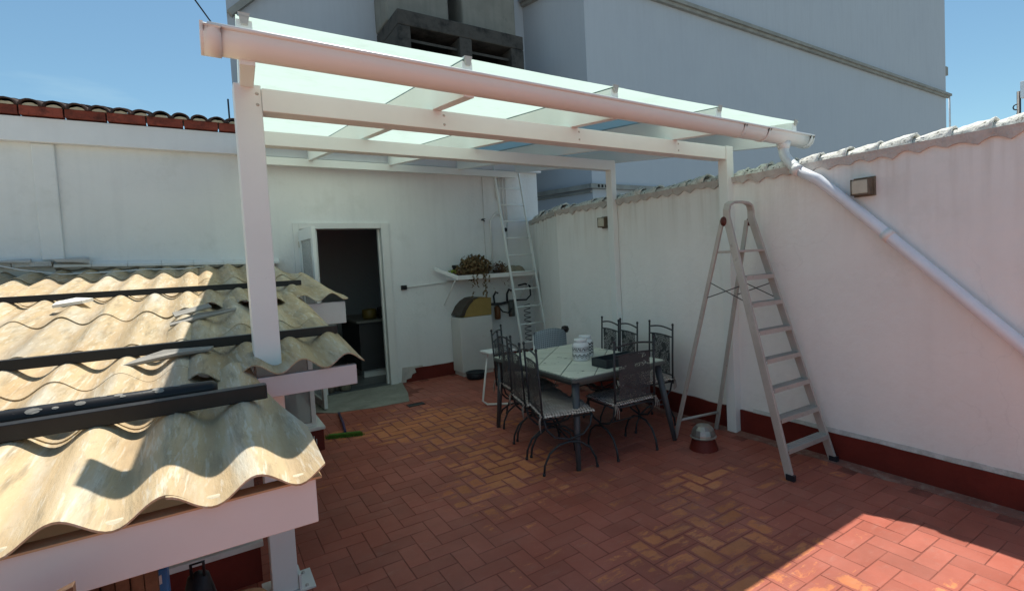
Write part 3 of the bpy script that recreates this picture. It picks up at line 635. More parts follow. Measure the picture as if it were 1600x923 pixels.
# kitchen seen through the doorway
rm = MB()
rm.box(.3, 4.5, 11.0, 11.1, 0, 2.9); rm.box(.25, .35, Y0+.25, 11, 0, 2.9); rm.box(3.1, 3.2, Y0+.25, 11, 0, 2.9)
rm.build('kitchen_wall', roomw, hs)
MB().box(.3, 3.2, Y0+.25, 11.1, 2.85, 2.95).build('kitchen_ceiling', roomw, hs)
MB().box(.3, 3.2, Y0, 11.1, -.02, .004).build('kitchen_floor', roomf, hs)
MB().box(1.10, 2.10, Y0+.0, Y0+.25, -.012, .011).build('door_sill', mat('sill_stone', (.10, .11, .12), .5, .3, 8), hs)
kc = thing('kitchen_counter', 'dark kitchen counter inside the open doorway', 'counter', (2.4, 8.8, 0))
MB().box(1.90, 3.08, 8.35, 9.6, .12, .86).build('cabinet', roomd, kc, .004)
MB().box(1.86, 3.08, 8.31, 9.64, .862, .90).build('worktop', mat('worktop_stone', (.16, .16, .15), .35), kc, .004)
MB().box(1.94, 3.08, 8.39, 9.6, .006, .118).build('plinth', trimm, kc)
tag(MB().lathe([(0, 0), (.10, 0), (.115, .05), (.11, .15), (.10, .155), (.09, .14), (0, .13)], (2.12, 8.55, .902), 18).build('cooking_pot', ochre), 'ochre cooking pot on the dark kitchen counter', 'pot')
bxt = thing('kitchen_crate', 'black square box beside the ochre pot on the counter', 'box', (2.34, 8.5, .902))
MB().box(2.25, 2.43, 8.42, 8.6, .902, 1.07).build('crate_body', blackp, bxt, .006)
MB().box(2.27, 2.41, 8.44, 8.58, 1.0705, 1.082).build('crate_lid', roomd, bxt, .003)
bxt = thing('white_canister', 'pale square canister at the door end of the kitchen counter', 'canister', (2.56, 8.5, .902))
MB().box(2.46, 2.66, 8.42, 8.62, .902, 1.06).build('canister_body', mat('dim_white', (.35, .38, .42), .5), bxt, .008)
MB().box(2.48, 2.64, 8.44, 8.6, 1.0605, 1.075).build('canister_lid', roomd, bxt, .003)
sh = thing('kitchen_shelf', 'small dark shelf on the kitchen wall seen through the doorway', 'shelf', (2.1, 10.9, 1.5))
MB().box(1.9, 2.7, 10.8, 10.99, 1.48, 1.505).build('board', roomd, sh); MB().box(2.0, 2.03, 10.84, 10.99, 1.40, 1.479).build('bracket', roomd, sh); MB().box(2.55, 2.58, 10.84, 10.99, 1.40, 1.479).build('bracket', roomd, sh)
for (xx, hh, rr_) in ((2.1, .18, .06), (2.22, .26, .05), (2.42, .34, .05), (2.53, .24, .05)):
    tag(MB().lathe([(0, 0), (rr_, 0), (rr_, hh*.6), (rr_*.4, hh*.75), (rr_*.4, hh), (0, hh)], (xx, 10.88, 1.507), 12).build('bottle', blackp), 'dark bottle on the kitchen wall shelf, '+{2.1: 'leftmost and shortest', 2.22: 'second from the left', 2.42: 'the tallest', 2.53: 'rightmost'}[xx], 'bottle', 'bottles on the kitchen shelf')
tr_ = thing('tall_cupboard', 'tall grey cupboard in shadow just left inside the doorway', 'cupboard', (1.2, 10.3, 0))
MB().box(.5, 1.42, 10.2, 10.9, .01, 2.3).build('carcass', roomd, tr_, .004); MB().box(1.05, 1.40, 10.17, 10.199, 1.0, 2.2).build('cupboard_door', mat('dim_grey_door', (.28, .27, .24), .5), tr_, .003)
MB().box(1.08, 1.10, 10.15, 10.17, 1.5, 1.65).build('handle', alum, tr_)
jg = thing('pale_churn', 'pale cylindrical jug standing on the floor in the doorway', 'jug', (1.55, 7.75, 0))
MB().lathe([(0, .012), (.07, .012), (.075, .05), (.072, .26), (.05, .30), (.05, .34), (.062, .36)], (1.52, 7.72, 0), 18).build('jug_body', mat('stoneware', (.22, .20, .15), .5, .4, 18), jg)
MB().lathe([(.0, .352), (.05, .352)], (1.52, 7.72, 0), 18).build('lid', roomd, jg)
for (a, b) in ((1.33, 7.72), (1.42, 7.80)):
    tag(MB().lathe([(0, .012), (.045, .012), (.05, .09), (.035, .12), (0, .12)], (a, b, 0), 12).build('small_jar', mat('stoneware2', (.18, .15, .12), .5)), 'small brown jar on the doorway floor, '+('farther from' if a < 1.4 else 'next to')+' the pale jug', 'jar', 'small jars in the doorway')

# ------------------------------------------------------------------ tall building behind
D = 9.0
tb = thing('tall_building', 'huge windowless grey rendered building with sloping cornice line behind the terrace', 'building', (12, 12, 0))
m = MB(); m.prism([(7.12, D), (26.5, D), (26.5, 25), (6.66, 25), (6.66, 10.76)], -4, 18.3); m.build('wall_face', bigwall, tb)
m = MB(); m.box(7.15, 26.7, D-.16, D-.004, 7.78, 7.87); m.box(7.15, 26.62, D-.10, D-.006, 7.70, 7.778); m.build('cornice', ledgem, tb)
m = MB(); a = Vector((7.11, D, 0)); b = Vector((6.68, 10.74, 0)); nn = Vector((-1.74, -.43, 0)).normalized()
for z0, z1, t in ((7.78, 7.87, .16), (7.70, 7.778, .10)):
    m.hexa([a+nn*t+Vector((0, 0, z0)), a+Vector((0, 0, z0)), b+Vector((0, 0, z0)), b+nn*t+Vector((0, 0, z0)), a+nn*t+Vector((0, 0, z1)), a+Vector((0, 0, z1)), b+Vector((0, 0, z1)), b+nn*t+Vector((0, 0, z1))])
m.build('cornice', ledgem, tb)
m = MB(); m.box(7.0, 14, D-.12, D-.003, 3.2, 3.30); m.build('base_ledge', ledgem, tb)
m = MB()
for z0, z1, t in ((3.2, 3.30, .12), (3.12, 3.16, .05)):
    m.hexa([a+nn*t+Vector((0, 0, z0)), a+Vector((0, 0, z0)), b+Vector((0, 0, z0)), b+nn*t+Vector((0, 0, z0)), a+nn*t+Vector((0, 0, z1)), a+Vector((0, 0, z1)), b+Vector((0, 0, z1)), b+nn*t+Vector((0, 0, z1))])
m.build('base_ledge', ledgem, tb)
for k in range(5): MB().box(7.18+k*.1, 7.23+k*.1, D-.125, D-.118, 3.22, 3.28).build('vent_hole', blackm, tb)
m = MB(); m.box(6.4, 26.9, D-.5, 25, 18.3, 18.9); m.build('shadow_overhang', bigwall, tb)  # unseen overhang, added to carry the building's shadow farther over the pergola roof
m = MB(); m.box(26.5, 26.78, D+.0, D+.3, 8.7, 9.05); m.build('bracket', ledgem, tb)
m = MB(); m.tube([(26.72, D-.05, 7.9), (26.74, D-.05, 6.9), (26.75, D-.05, 3.0)], .04, 6); m.build('drain_pipe', zincm, tb)
# wing with the vent stack
wg = thing('building_wing', 'grey lilac rendered rear wing of the tall building, left of the vent stack', 'building', (3.5, 12, 0))
m = MB(); m.prism([(.62, 10.76), (6.655, 10.76), (6.655, 24), (1.9, 24)], -4, 12.4); m.build('wall_face', bigwall, wg)
m = MB(); m.bar((.66, 10.70, 6.22), (2.0, 10.70, 7.6), .12, .10); m.build('sloped_moulding', ledgem, wg)
m = MB(); m.tube([(6.46, 10.62, 6.35), (6.46, 10.62, 3.2)], .075, 10); m.build('drain_pipe', trimm, wg)
st = thing('vent_stack', 'soot blackened concrete vent box with dark louvred openings under two chimney shafts', 'chimney', (4.5, 10, 5))
YF, YB = 9.42, 10.755
m = MB(); zt = 6.36
m.box(3.17, 3.40, YF, YB, 3.6, zt-.28); m.box(4.36, 4.62, YF, YB, 3.6, zt-.28); m.box(5.50, 5.80, YF, YB, 3.6, zt-.28)
m.box(3.17, 5.80, YF, YB, zt-.279, zt); m.box(3.17, 5.80, YB-.15, YB-.01, 3.6, zt-.281); m.build('vent_box', concr, st, .02)
for x0, x1 in ((3.41, 4.35), (4.63, 5.49)):
    for k in range(5):
        z = zt-.42-k*.30
        MB().hexa([(x0, YF+.10, z-.10), (x1, YF+.10, z-.10), (x1, YF+.42, z+.04), (x0, YF+.42, z+.04), (x0, YF+.10, z-.05), (x1, YF+.10, z-.05), (x1, YF+.42, z+.09), (x0, YF+.42, z+.09)]).build('louvre', concr, st)
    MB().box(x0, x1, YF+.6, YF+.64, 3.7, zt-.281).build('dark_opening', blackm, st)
for x0, x1 in ((3.12, 4.46), (4.70, 6.02)):
    m = MB(); m.box(x0+.03, x1-.03, 10.0, YB, zt+.001, 11.3); m.build('shaft', shaftm, st, .05)
m = MB()
for k in range(30):
    xx = 3.3+2.5*k/30; hgt = .05+.12*abs(noise.noise(Vector((k*.5, 0, 0))))
    m.hexa([(xx, 9.98, zt+.001), (xx+.09, 9.98, zt+.001), (xx+.09, 9.999, zt+.001), (xx, 9.999, zt+.001), (xx, 9.99, zt+hgt), (xx+.09, 9.99, zt+hgt*.9), (xx+.09, 9.999, zt+hgt*.9), (xx, 9.999, zt+hgt)])
m.build('soot_crust', blackm, st)

# ------------------------------------------------------------------ pergola
pg = thing('pergola', 'white timber pergola with milky polycarbonate roof over the dining table', 'pergola', (2.2, 5, 0))
def zs(y): return 2.785+.105*(y-2.57)            # underside of the roof sheets
SK = .035                                          # the left edge runs slightly skew
MB().box(.18, .30, 3.06, 3.18, .012, 2.66).build('post', whitem, pg, .004)
MB().box(3.965, 4.06, 3.035, 3.135, .0, 2.648).build('post', whitem, pg, .004)
MB().box(3.97, 4.045, 4.66, 4.76, .0, 2.816).build('post', whitem, pg, .004)
MB().box(.27, .38, 4.66, 4.77, 1.40, 2.815).build('post', whitem, pg, .004)
m = MB(); m.box(.14, .38, 3.04, 3.25, .001, .010); m.box(.302, .314, 3.05, 3.17, .011, .09); m.build('base_plate', trimm, pg)
for q in ((.16, 3.07), (.34, 3.07), (.34, 3.21)): MB().lathe([(0, .022), (.008, .02), (.009, .010)], (q[0], q[1], 0), 8).build('bolt', alum, pg)
MB().box(.3005, 3.9645, 3.045, 3.165, 2.527, 2.643).build('beam', whitem, pg, .004)
MB().box(.3805, 3.9695, 4.655, 4.765, 2.702, 2.812).build('beam', whitem, pg, .004)
MB().box(.50, 4.3, 7.42, 7.497, 3.06, 3.16).build('wall_plate', whitem, pg, .004)
for k, (xa, xb) in enumerate(((.21, .50), (1.235, 1.235), (2.27, 2.27), (3.31, 3.31), (4.325, 4.325))):
    ya, yb = 2.59, 7.46; hw = .03; dpt = .19
    def e(x, y, dz): return (x, y, zs(y)-.006-dz)
    MB().hexa([e(xa-hw, ya, dpt), e(xa+hw, ya, dpt), e(xb+hw, yb, dpt-.04), e(xb-hw, yb, dpt-.04), e(xa-hw, ya, 0), e(xa+hw, ya, 0), e(xb+hw, yb, 0), e(xb-hw, yb, 0)]).build('rafter', whitem, pg, .003)
    MB().hexa([(xa-.012, 2.575, zs(ya)-.03), (xa+.012, 2.575, zs(ya)-.03), (xa+.012, 2.586, zs(ya)-.03), (xa-.012, 2.586, zs(ya)-.03), (xa-.022, 2.57, zs(ya)+.016), (xa+.022, 2.57, zs(ya)+.016), (xa+.022, 2.586, zs(ya)+.016), (xa-.022, 2.586, zs(ya)+.016)]).build('end_clip', alum, pg)
for x_ in (.24, 1.235, 2.27, 3.31):
    for dz in (.03, .085):
        MB().lathe([(0, -.003), (.007, -.002), (.008, .0), (0, .001)], (0, 0, 0), 8)
        q = MB().lathe([(0, .003), (.006, .002), (.0085, 0)], (0, 0, 0), 10); q.v = [(x_+.04+v[0], 3.0445-v[2] if x_ > .3 else 3.0595-v[2], 2.53+dz+v[1]) for v in q.v]; q.build('screw', alum, pg)
xs = [(.17, .46), (1.235, 1.235), (2.27, 2.27), (3.31, 3.31), (4.37, 4.37)]
for k in range(4):
    g = .008; (a0, a1), (b0, b1) = xs[k], xs[k+1]; ya, yb = 2.57, 7.48; n = 14; m = MB(); vs = []; fs = []
    for j in range(n+1):
        t = j/n; y_ = ya+(yb-ya)*t; xl = a0+(a1-a0)*t+g; xr = b0+(b1-b0)*t-g
        for i in range(7):
            s_ = i/6; sag = -.004*math.sin(math.pi*s_)+.003*noise.noise(Vector((xl+s_, y_*1.5, k)))
            vs.append((xl+(xr-xl)*s_, y_, zs(y_)+sag+.003))
    for j in range(n):
        for i in range(6): fs.append((j*7+i, j*7+i+1, (j+1)*7+i+1, (j+1)*7+i))
    m.add(vs, fs, True); o = m.build('roof_sheet', polym, pg)
for k in range(1, 4):
    x_ = xs[k][0]; MB().hexa([(x_-.022, 2.575, zs(2.575)+.008), (x_+.022, 2.575, zs(2.575)+.008), (x_+.022, 7.46, zs(7.46)+.008), (x_-.022, 7.46, zs(7.46)+.008), (x_-.022, 2.575, zs(2.575)+.016), (x_+.022, 2.575, zs(2.575)+.016), (x_+.022, 7.46, zs(7.46)+.016), (x_-.022, 7.46, zs(7.46)+.016)]).build('joint_strip', trimm, pg)
# gutter + downpipe
gt = thing('rain_gutter', 'long white half round rain gutter along the pergola front edge', 'gutter', (2.4, 2.5, 2.6))
GX0, GX1, GYc, R = .075, 4.46, 2.585, .080
def gz(x): return 2.692-.0085*(x-GX0)
def gsec(x, Rr, t=.0, lipp=True):
    pts = []
    pts.append((GYc-Rr-.012, gz(x)+.004)); pts.append((GYc-Rr, gz(x)+.012))
    for k in range(13):
        a = math.pi+math.pi*k/12; pts.append((GYc+math.cos(a)*Rr, gz(x)+math.sin(a)*Rr*1.0))
    pts.append((GYc+Rr, gz(x)+.012))
    inner = [(GYc+math.cos(2*math.pi-math.pi*k/12)*(Rr-.006), gz(x)+math.sin(2*math.pi-math.pi*k/12)*(Rr-.006)) for k in range(13)]
    return pts+inner
def gextr(x0, x1, Rr, n=10):
    m = MB(); ns = 0; vs = []
    for i in range(n+1):
        x = x0+(x1-x0)*i/n; s_ = gsec(x, Rr); ns = len(s_); vs += [(x, p[0], p[1]) for p in s_]
    fs = []
    for i in range(n):
        for k in range(ns): k2 = (k+1) % ns; fs.append((i*ns+k, (i+1)*ns+k, (i+1)*ns+k2, i*ns+k2))
    m.add(vs, fs, True); m.f += [tuple(range(ns)), tuple(n*ns+k for k in range(ns))[::-1]]; m.sm += [False, False]; return m
def zface(x): return gz(x)
gm = gextr(GX0, GX1, R, 24)
gm.build('trough', gutm, gt)
m = MB(); n = 24; vs = []
for i in range(n+1):                       # rolled front lip
    x = GX0+(GX1-GX0)*i/n; vs.append((x, GYc-R-.004, gz(x)+.010))
m.tube(vs, .0095, 8); m.build('rolled_lip', gutm, gt)
for x, wd, rr_ in ((GX0-.015, .06, .006), (3.50, .028, .004), (3.81, .028, .006), (4.42, .05, .005)):
    cc = gextr(x, x+wd, R+rr_, 2); cc.build('union_clip', gutm, gt)
def endcap(x):
    m = MB(); pts = [(x, GYc-R-.01, gz(x)+.016)]+[(x, GYc+math.cos(math.pi+math.pi*k/12)*(R+.006), gz(x)+math.sin(math.pi+math.pi*k/12)*(R+.006)) for k in range(13)]+[(x, GYc+R+.006, gz(x)+.016)]
    n_ = len(pts); m.add(pts+[(p[0]+.012, p[1], p[2]) for p in pts], [tuple(range(n_)), tuple(range(n_, 2*n_))[::-1]]+[(i, (i+1) % n_, n_+(i+1) % n_, n_+i) for i in range(n_)]); return m
endcap(GX0-.026).build('end_cap', gutm, gt); endcap(GX1+.012).build('end_cap', gutm, gt)
for x in (.75, 1.75, 2.75, 3.75): MB().box(x-.012, x+.012, GYc-R, GYc+R+.02, gz(x)+.004, gz(x)+.010).build('bracket', alum, gt)
dp = thing('downpipe', 'grey white downpipe running diagonally down the boundary wall from the gutter', 'pipe', (3.95, 2, 2))
gx = 4.14
m = MB(); m.tube([(gx, GYc, gz(gx)-.06), (gx, GYc, gz(gx)-.12)], .052, 16, radii=[.062, .046]); m.build('outlet', gutm, dp)
elbow = [(gx, GYc, 2.60), (gx, GYc, 2.545), (gx-.010, GYc-.010, 2.505), (gx-.035, GYc-.032, 2.472), (4.03, 2.48, 2.415), (3.975, 2.395, 2.35), (3.955, 2.36, 2.315)]
m = MB(); m.tube(elbow, .043, 16); m.build('elbow', gutm, dp)
P = [Vector((3.955, 2.36, 2.315)), Vector((3.975, 2.20, 2.215)), Vector((3.985, 2.0, 2.03)), Vector((3.985, .85, .915)), Vector((3.985, .15, .235))]
m = MB(); m.tube([P[0], P[1], P[2], P[2].lerp(P[3], .5), P[3], P[4]], .041, 16); m.build('long_pipe', zincm, dp)
for t, r_, ln in ((.25, .047, .05), (.93, .047, .05)):
    c = P[2].lerp(P[3], t); dd = (P[3]-P[2]).normalized(); m = MB(); m.tube([c-dd*ln/2, c+dd*ln/2], r_, 16); m.build('pipe_collar', gutm, dp)
c = P[0]; dd = (P[1]-P[0]).normalized(); m = MB(); m.tube([c-dd*.03, c+dd*.03], .047, 16); m.build('pipe_collar', gutm, dp)

# ------------------------------------------------------------------ left: corrugated lean-to roof and what carries it
def zr(y): return 1.2+.13*(y-2.9)
cr = thing('corrugated_roof', 'weathered cream corrugated sheet roof over the stairwell at left', 'roof', (-.8, 4, 1.2))
def csheet(x0, x1, y0, y1, ph, pitch=.222, amp=.030, lift=.008, warp=.0, seed=0, cutr=None, base=0):
    nx = max(24, int((x1-x0)/.014)); ny = max(8, int((y1-y0)/.08)); V = []; F = []; COL = []
    for layer in (0, 1):
        for j in range(ny+1):
            t = j/ny
            for i in range(nx+1):
                s_ = i/nx; y = y0+(y1-y0)*t; xr = x1 if cutr is None else cutr(y); x = x0+(xr-x0)*s_
                rag = .006*noise.noise(Vector((x*14, seed, 3)))
                if j == 0: y += rag
                c_ = math.cos(2*math.pi*(x-ph)/pitch); z = zr(y)+.016+base-amp*c_+lift*(1-t)+.008*noise.noise(Vector((x*2.1, y*1.7, seed)))+warp*(1-t)**3*math.sin(3*x+seed)
                z -= layer*.0065
                V.append((x+.8, y-4, z-1.2)); COL.append(max(0, c_))
    W1 = nx+1; bs = (ny+1)*W1
    for j in range(ny):
        for i in range(nx):
            a, b, c, d = j*W1+i, j*W1+i+1, (j+1)*W1+i+1, (j+1)*W1+i
            F.append((a, b, c, d)); F.append((bs+d, bs+c, bs+b, bs+a))
    for i in range(nx): F.append((bs+i, bs+i+1, i+1, i)); j = ny*W1+i; F.append((j, j+1, bs+j+1, bs+j))
    for j in range(ny): a = j*W1; F.append((a, a+W1, bs+a+W1, bs+a)); a += nx; F.append((bs+a, bs+a+W1, a+W1, a))
    me = bpy.data.meshes.new('corrugated_sheet'); me.from_pydata(V, [], F)
    me.polygons.foreach_set('use_smooth', [True]*len(F)); me.set_sharp_from_angle(angle=math.radians(50)) if hasattr(me, 'set_sharp_from_angle') else None
    ca = me.color_attributes.new('trough', 'FLOAT_COLOR', 'POINT'); ca.data.foreach_set('color', [q for c in COL for q in (c, c, c, 1)])
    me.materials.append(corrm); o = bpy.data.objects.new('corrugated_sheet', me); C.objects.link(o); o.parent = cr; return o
T0 = .199
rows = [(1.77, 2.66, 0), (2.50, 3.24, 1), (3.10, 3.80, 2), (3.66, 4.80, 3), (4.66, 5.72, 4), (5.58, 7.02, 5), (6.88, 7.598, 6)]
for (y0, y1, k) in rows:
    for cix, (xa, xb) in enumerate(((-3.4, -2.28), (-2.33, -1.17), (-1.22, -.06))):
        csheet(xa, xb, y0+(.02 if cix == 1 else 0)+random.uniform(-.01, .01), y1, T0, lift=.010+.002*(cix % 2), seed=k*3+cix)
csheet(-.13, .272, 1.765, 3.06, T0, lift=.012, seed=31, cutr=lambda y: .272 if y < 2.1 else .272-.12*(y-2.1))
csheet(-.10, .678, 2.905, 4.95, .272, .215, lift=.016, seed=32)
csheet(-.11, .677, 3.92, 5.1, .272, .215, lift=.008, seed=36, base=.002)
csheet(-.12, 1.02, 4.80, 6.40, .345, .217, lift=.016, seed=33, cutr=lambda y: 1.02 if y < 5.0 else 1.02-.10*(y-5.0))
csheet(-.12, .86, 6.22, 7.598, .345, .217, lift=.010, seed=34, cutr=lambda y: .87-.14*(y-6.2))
for k, x_ in enumerate((.199, -.023, -.245, -.467, -.689)):   # cement dabs bedding the front edge
    m = MB(); nu = 14; vs = [(x_, 1.822, zr(1.822)+.016)]
    for ring, (q, hz) in enumerate(((.5, .013), (1, .004))):
        for i in range(nu):
            a = 2*math.pi*i/nu; kk = 1+.3*noise.noise(Vector((math.cos(a)*2, math.sin(a)*2, k*3)))
            vs.append((x_+math.cos(a)*.038*q*kk, 1.822+math.sin(a)*.020*q*kk, zr(1.822)-.016+hz+.010*(q*1.0)**2*abs(math.cos(a))+.002))
    vs[0] = (x_, 1.822, zr(1.822)+.001)
    m.add(vs, [(0, 1+i, 1+(i+1) % nu) for i in range(nu)]+[(1+i, 1+nu+i, 1+nu+(i+1) % nu, 1+(i+1) % nu) for i in range(nu)], True); m.build('cement_dab', mortarm, cr)
# carrying beams
bmthing = thing('stairwell_canopy_frame', 'white beams carrying the corrugated roof, one under each roof step', 'frame', (0, 3, 1))
for (x0, x1, y_, z1, z0) in ((-3.2, .245, 1.79, 1.045, .905), (-3.2, .640, 2.93, 1.190, 1.085), (-3.2, 1.000, 4.84, 1.425, 1.235)):
    MB().box(x0, x1, y_, y_+.045, z0, z1).build('fascia_beam', mat('fascia_white', (.64, .66, .64), .6, .06, 2, .1, 30), bmthing, .003)
MB().box(-3.2, .262, 1.782, 1.842, 1.0455, 1.0515).build('trim_board', mat('raw_wood_edge', (.50, .33, .18), .7), bmthing)
m = MB()
for x_ in (-2.4, -1.2, -.02):
    m.hexa([(x_, 1.84, zr(1.84)-.15), (x_+.05, 1.84, zr(1.84)-.15), (x_+.05, 7.55, zr(7.55)-.15), (x_, 7.55, zr(7.55)-.15), (x_, 1.84, zr(1.84)-.07), (x_+.05, 1.84, zr(1.84)-.07), (x_+.05, 7.55, zr(7.55)-.07), (x_, 7.55, zr(7.55)-.07)])
m.build('purlin', trimm, bmthing)
for (x_, y_) in ((.05, 3.34), (-1.4, 3.34), (-2.9, 3.34), (.60, 5.45), (-1.5, 5.45)): MB().box(x_-.03, x_+.03, y_, y_+.06, .25, zr(y_)-.15).build('strut', trimm, bmthing)
for x_ in (-2.9, -1.6, -.6): MB().box(x_-.03, x_+.03, 1.80, 1.84, -.01, .903).build('strut', trimm, bmthing)
# low parapets round the stairwell
sp_ = thing('stairwell_parapet', 'low dark red parapet with white sill and glazing under the corrugated roof', 'parapet', (0, 4, 0))
m = MB(); m.box(-3.3, .15, 3.30, 3.45, -.4, .196); m.box(0, .15, 3.451, 5.449, -.4, .196); m.box(.151, .83, 5.34, 5.48, -.02, .20); m.box(.69, .83, 5.481, 7.55, -.02, .20); m.build('parapet_wall', redpaint, sp_)
m = MB(); m.box(-3.3, .165, 3.285, 3.46, .1965, .228); m.box(0, .165, 3.461, 5.45, .1965, .228); m.box(.166, .845, 5.325, 5.49, .2005, .232); m.box(.68, .845, 5.491, 7.55, .2005, .232); m.build('sill', trimm, sp_, .005)
MB().box(-3.2, .02, 3.36, 3.39, .229, .60).build('cream_panel', creamy, sp_)
MB().box(-.02, .145, 3.34, 3.41, .229, .92).build('corner_stud', trimm, sp_, .004)
m = MB(); m.box(.44, .47, 5.38, 5.42, .233, 1.22); m.box(.74, .78, 5.38, 5.42, .233, 1.22); m.box(.47, .74, 5.38, 5.42, .233, .27); m.box(.17, .20, 5.38, 5.42, .233, 1.22); m.box(.20, .44, 5.38, 5.42, .233, .27); m.build('window_frame', trimm, sp_, .003)
m = MB(); m.box(.20, .44, 5.395, 5.405, .271, 1.2); m.box(.471, .739, 5.395, 5.405, .271, 1.2); m.build('pane', glassm, sp_)
for q in ((.70, .08), (.74, .10), (.72, .05), (.76, .07)): MB().box(q[0], q[0]+.006, 5.334, 5.339, q[1], q[1]+.05).build('paint_drip', trimm, sp_)
# stairwell pit, dark below
tag(MB().box(-7.2, -3.45, -7, 7.6, -.4, 2.2).build('neighbour_wall', plaster), 'plain white neighbouring wall beyond the corrugated roof', 'wall')
# black steel bars lying over the sheets
for (lab, x0, x1, y_, z_, wd) in (('rearmost black steel tube across the corrugated roof', -3.4, .755, 5.50, 1.625, .05), ('middle black steel tube passing behind the thick white post', -3.4, .652, 3.42, 1.362, .052), ('nearest and thickest looking black steel tube on the corrugated roof', -3.4, .178, 2.44, 1.246, .058)):
    t = thing('steel_tube', lab, 'steel tube', (x0, y_, z_), 'black steel tubes laid across the corrugated roof')
    MB().box(x0, x1-.004, y_, y_+wd, z_-wd, z_).build('tube_body', blacksteel, t, .003)
    MB().box(x1-.004, x1, y_+.002, y_+wd-.002, z_-wd+.002, z_-.002).build('end_plug', navy, t)
t = thing('black_pipe', 'black round ended plastic pipe with pale splashes behind the nearest tube', 'pipe', (-.5, 2.85, 1.25))
m = MB(); pts = [(-3.4, 2.60, 1.235)]+[(-3.4+3.39*k/8, 2.60, 1.235) for k in range(1, 9)]; m.tube(pts+[(.0, 2.60, 1.235), (.012, 2.60, 1.235)], .034, 14, radii=[.034]*9+[.031, .018]); m.build('pipe_body', blacksteel, t)
m = MB()
for k in range(16):
    x_ = -.62+.56*random.random(); a = random.uniform(.6, 2.1); m.lathe([(0, .0015), (random.uniform(.004, .012), 0)], (0, 0, 0), 8)
    vs = m.v[-16:]; c = Vector((x_, 2.60-math.cos(a)*.0335, 1.235+math.sin(a)*.0335)); nrm_ = Vector((0, -math.cos(a), math.sin(a))); q = nrm_.to_track_quat('Z', 'Y')
    m.v[-16:] = [tuple(c+q @ Vector((v[0]*1.8, v[1], v[2]+.0008))) for v in vs]
m.build('splash', shardm, t)['kind'] = 'stuff'
# broken sheet pieces lying on the roof
def shard(name_label, pts, th, matr, loc, rot, cat='roof shard'):
    m = MB(); n = len(pts); m.prism([(p[0], p[1]) for p in pts], 0, th)
    for i, v in enumerate(m.v): m.v[i] = (v[0], v[1], v[2]+.012*math.cos(v[0]*14))
    o = m.build('broken_sheet_piece', matr); o.location = loc; o.rotation_euler = rot; tag(o, name_label, cat, 'broken sheet pieces on the corrugated roof')
shard('small bright white shard between the rear and middle steel tubes', [(-.11, -.06), (.05, -.10), (.12, .02), (.03, .08), (-.08, .05)], .022, shardw, (-.82, 5.2, zr(5.2)+.05), (.12, -.1, .2))
MBs = [('long grey curved shard nearest the thick white post, on the shadow edge', [(-.20, -.04), (.0, -.07), (.20, .0), (.22, .035), (-.02, .02), (-.19, .0)], (-.03, 4.25, zr(4.25)+.06), (.25, -.12, .30), shardm),
       ('short grey shard leaning behind the long curved shard', [(-.12, -.03), (.12, -.04), (.14, .03), (-.1, .035)], (-.10, 4.5, zr(4.5)+.055), (.3, -.2, .5), shardm),
       ('flat pale grey shard in front of the middle steel tube', [(-.19, -.05), (.03, -.075), (.17, -.02), (.19, .05), (-.02, .055), (-.12, .02)], (-.175, 3.30, zr(3.3)+.058), (.10, -.06, .05), shardm)]
for l_, p_, lo_, ro_, mt_ in MBs: shard(l_, p_, .012, mt_, lo_, ro_)
# cable lying along the back of the roof
m = MB(); m.tube([(-1.9, 7.45, 1.98), (-1.5, 7.3, 1.86), (-1.2, 7.2, 1.80), (-.9, 7.15, 1.80), (-.5, 7.2, 1.815), (-.2, 7.1, 1.80), (0, 7.25, 1.82)], .006, 6); tag(m.build('thin_cable', trimm), 'thin pale cable sagging along the foot of the house wall above the sheets', 'cable')
# bottom-left things under the canopy
wp = thing('board_screen', 'brown upright boards leaning in front of the nearest white fascia', 'boards', (-.38, 1.6, 0))
for k in range(4):
    x0 = -.475+k*.045; MB().hexa([(x0, 1.60, 0), (x0+.043, 1.60, 0), (x0+.043, 1.63, 0), (x0, 1.63, 0), (x0, 1.60, .955+k*.014), (x0+.043, 1.60, .969+k*.014), (x0+.043, 1.63, .969+k*.014), (x0, 1.63, .955+k*.014)]).build('board', woodm, wp, .002)
wp = thing('board_stack', 'brown boards standing in the dark under the nearest white fascia', 'boards', (-.3, 2, 0))
for k in range(7):
    x0 = -.42+k*.034; MB().box(x0, x0+.032, 2.02+.01*(k % 2), 2.05+.01*(k % 2), 0, .90-.01*(k % 3)).build('board', woodm, wp, .002)
bb = thing('blue_package', 'blue and white printed package standing beside the brown boards', 'package', (-.2, 2.4, 0))
m = MB(); m.box(-.262, -.175, 2.20, 2.28, 0, .72); m.build('packet', bluem, bb, .004); 
MB().hexa([(-.25, 2.196, .66), (-.19, 2.196, .675), (-.19, 2.199, .675), (-.25, 2.199, .66), (-.25, 2.196, .685), (-.19, 2.196, .705), (-.19, 2.199, .705), (-.25, 2.199, .685)]).build('white_stripe', white_c, bb)
bk = thing('black_bag', 'black bag standing between blue package and red parapet', 'bag', (-.1, 2.5, 0))
MB().lathe([(0, 0), (.06, .0), (.075, .2), (.06, .45), (.035, .56), (0, .58)], (-.10, 2.42, 0), 14).build('bag_body', blackp, bk); MB().tube([(-.12, 2.40, .55), (-.12, 2.39, .62), (-.08, 2.39, .62), (-.08, 2.40, .55)], .006, 6).build('strap', blackp, bk)
stl = thing('wooden_stool', 'orange wooden stool with rounded seat at the bottom edge', 'stool', (.03, 1.95, 0))
MB().lathe([(0, .60), (.06, .60), (.075, .61), (.08, .63), (.07, .65), (.03, .662), (0, .665)], (.03, 1.95, 0), 24).build('seat', orangewood, stl)
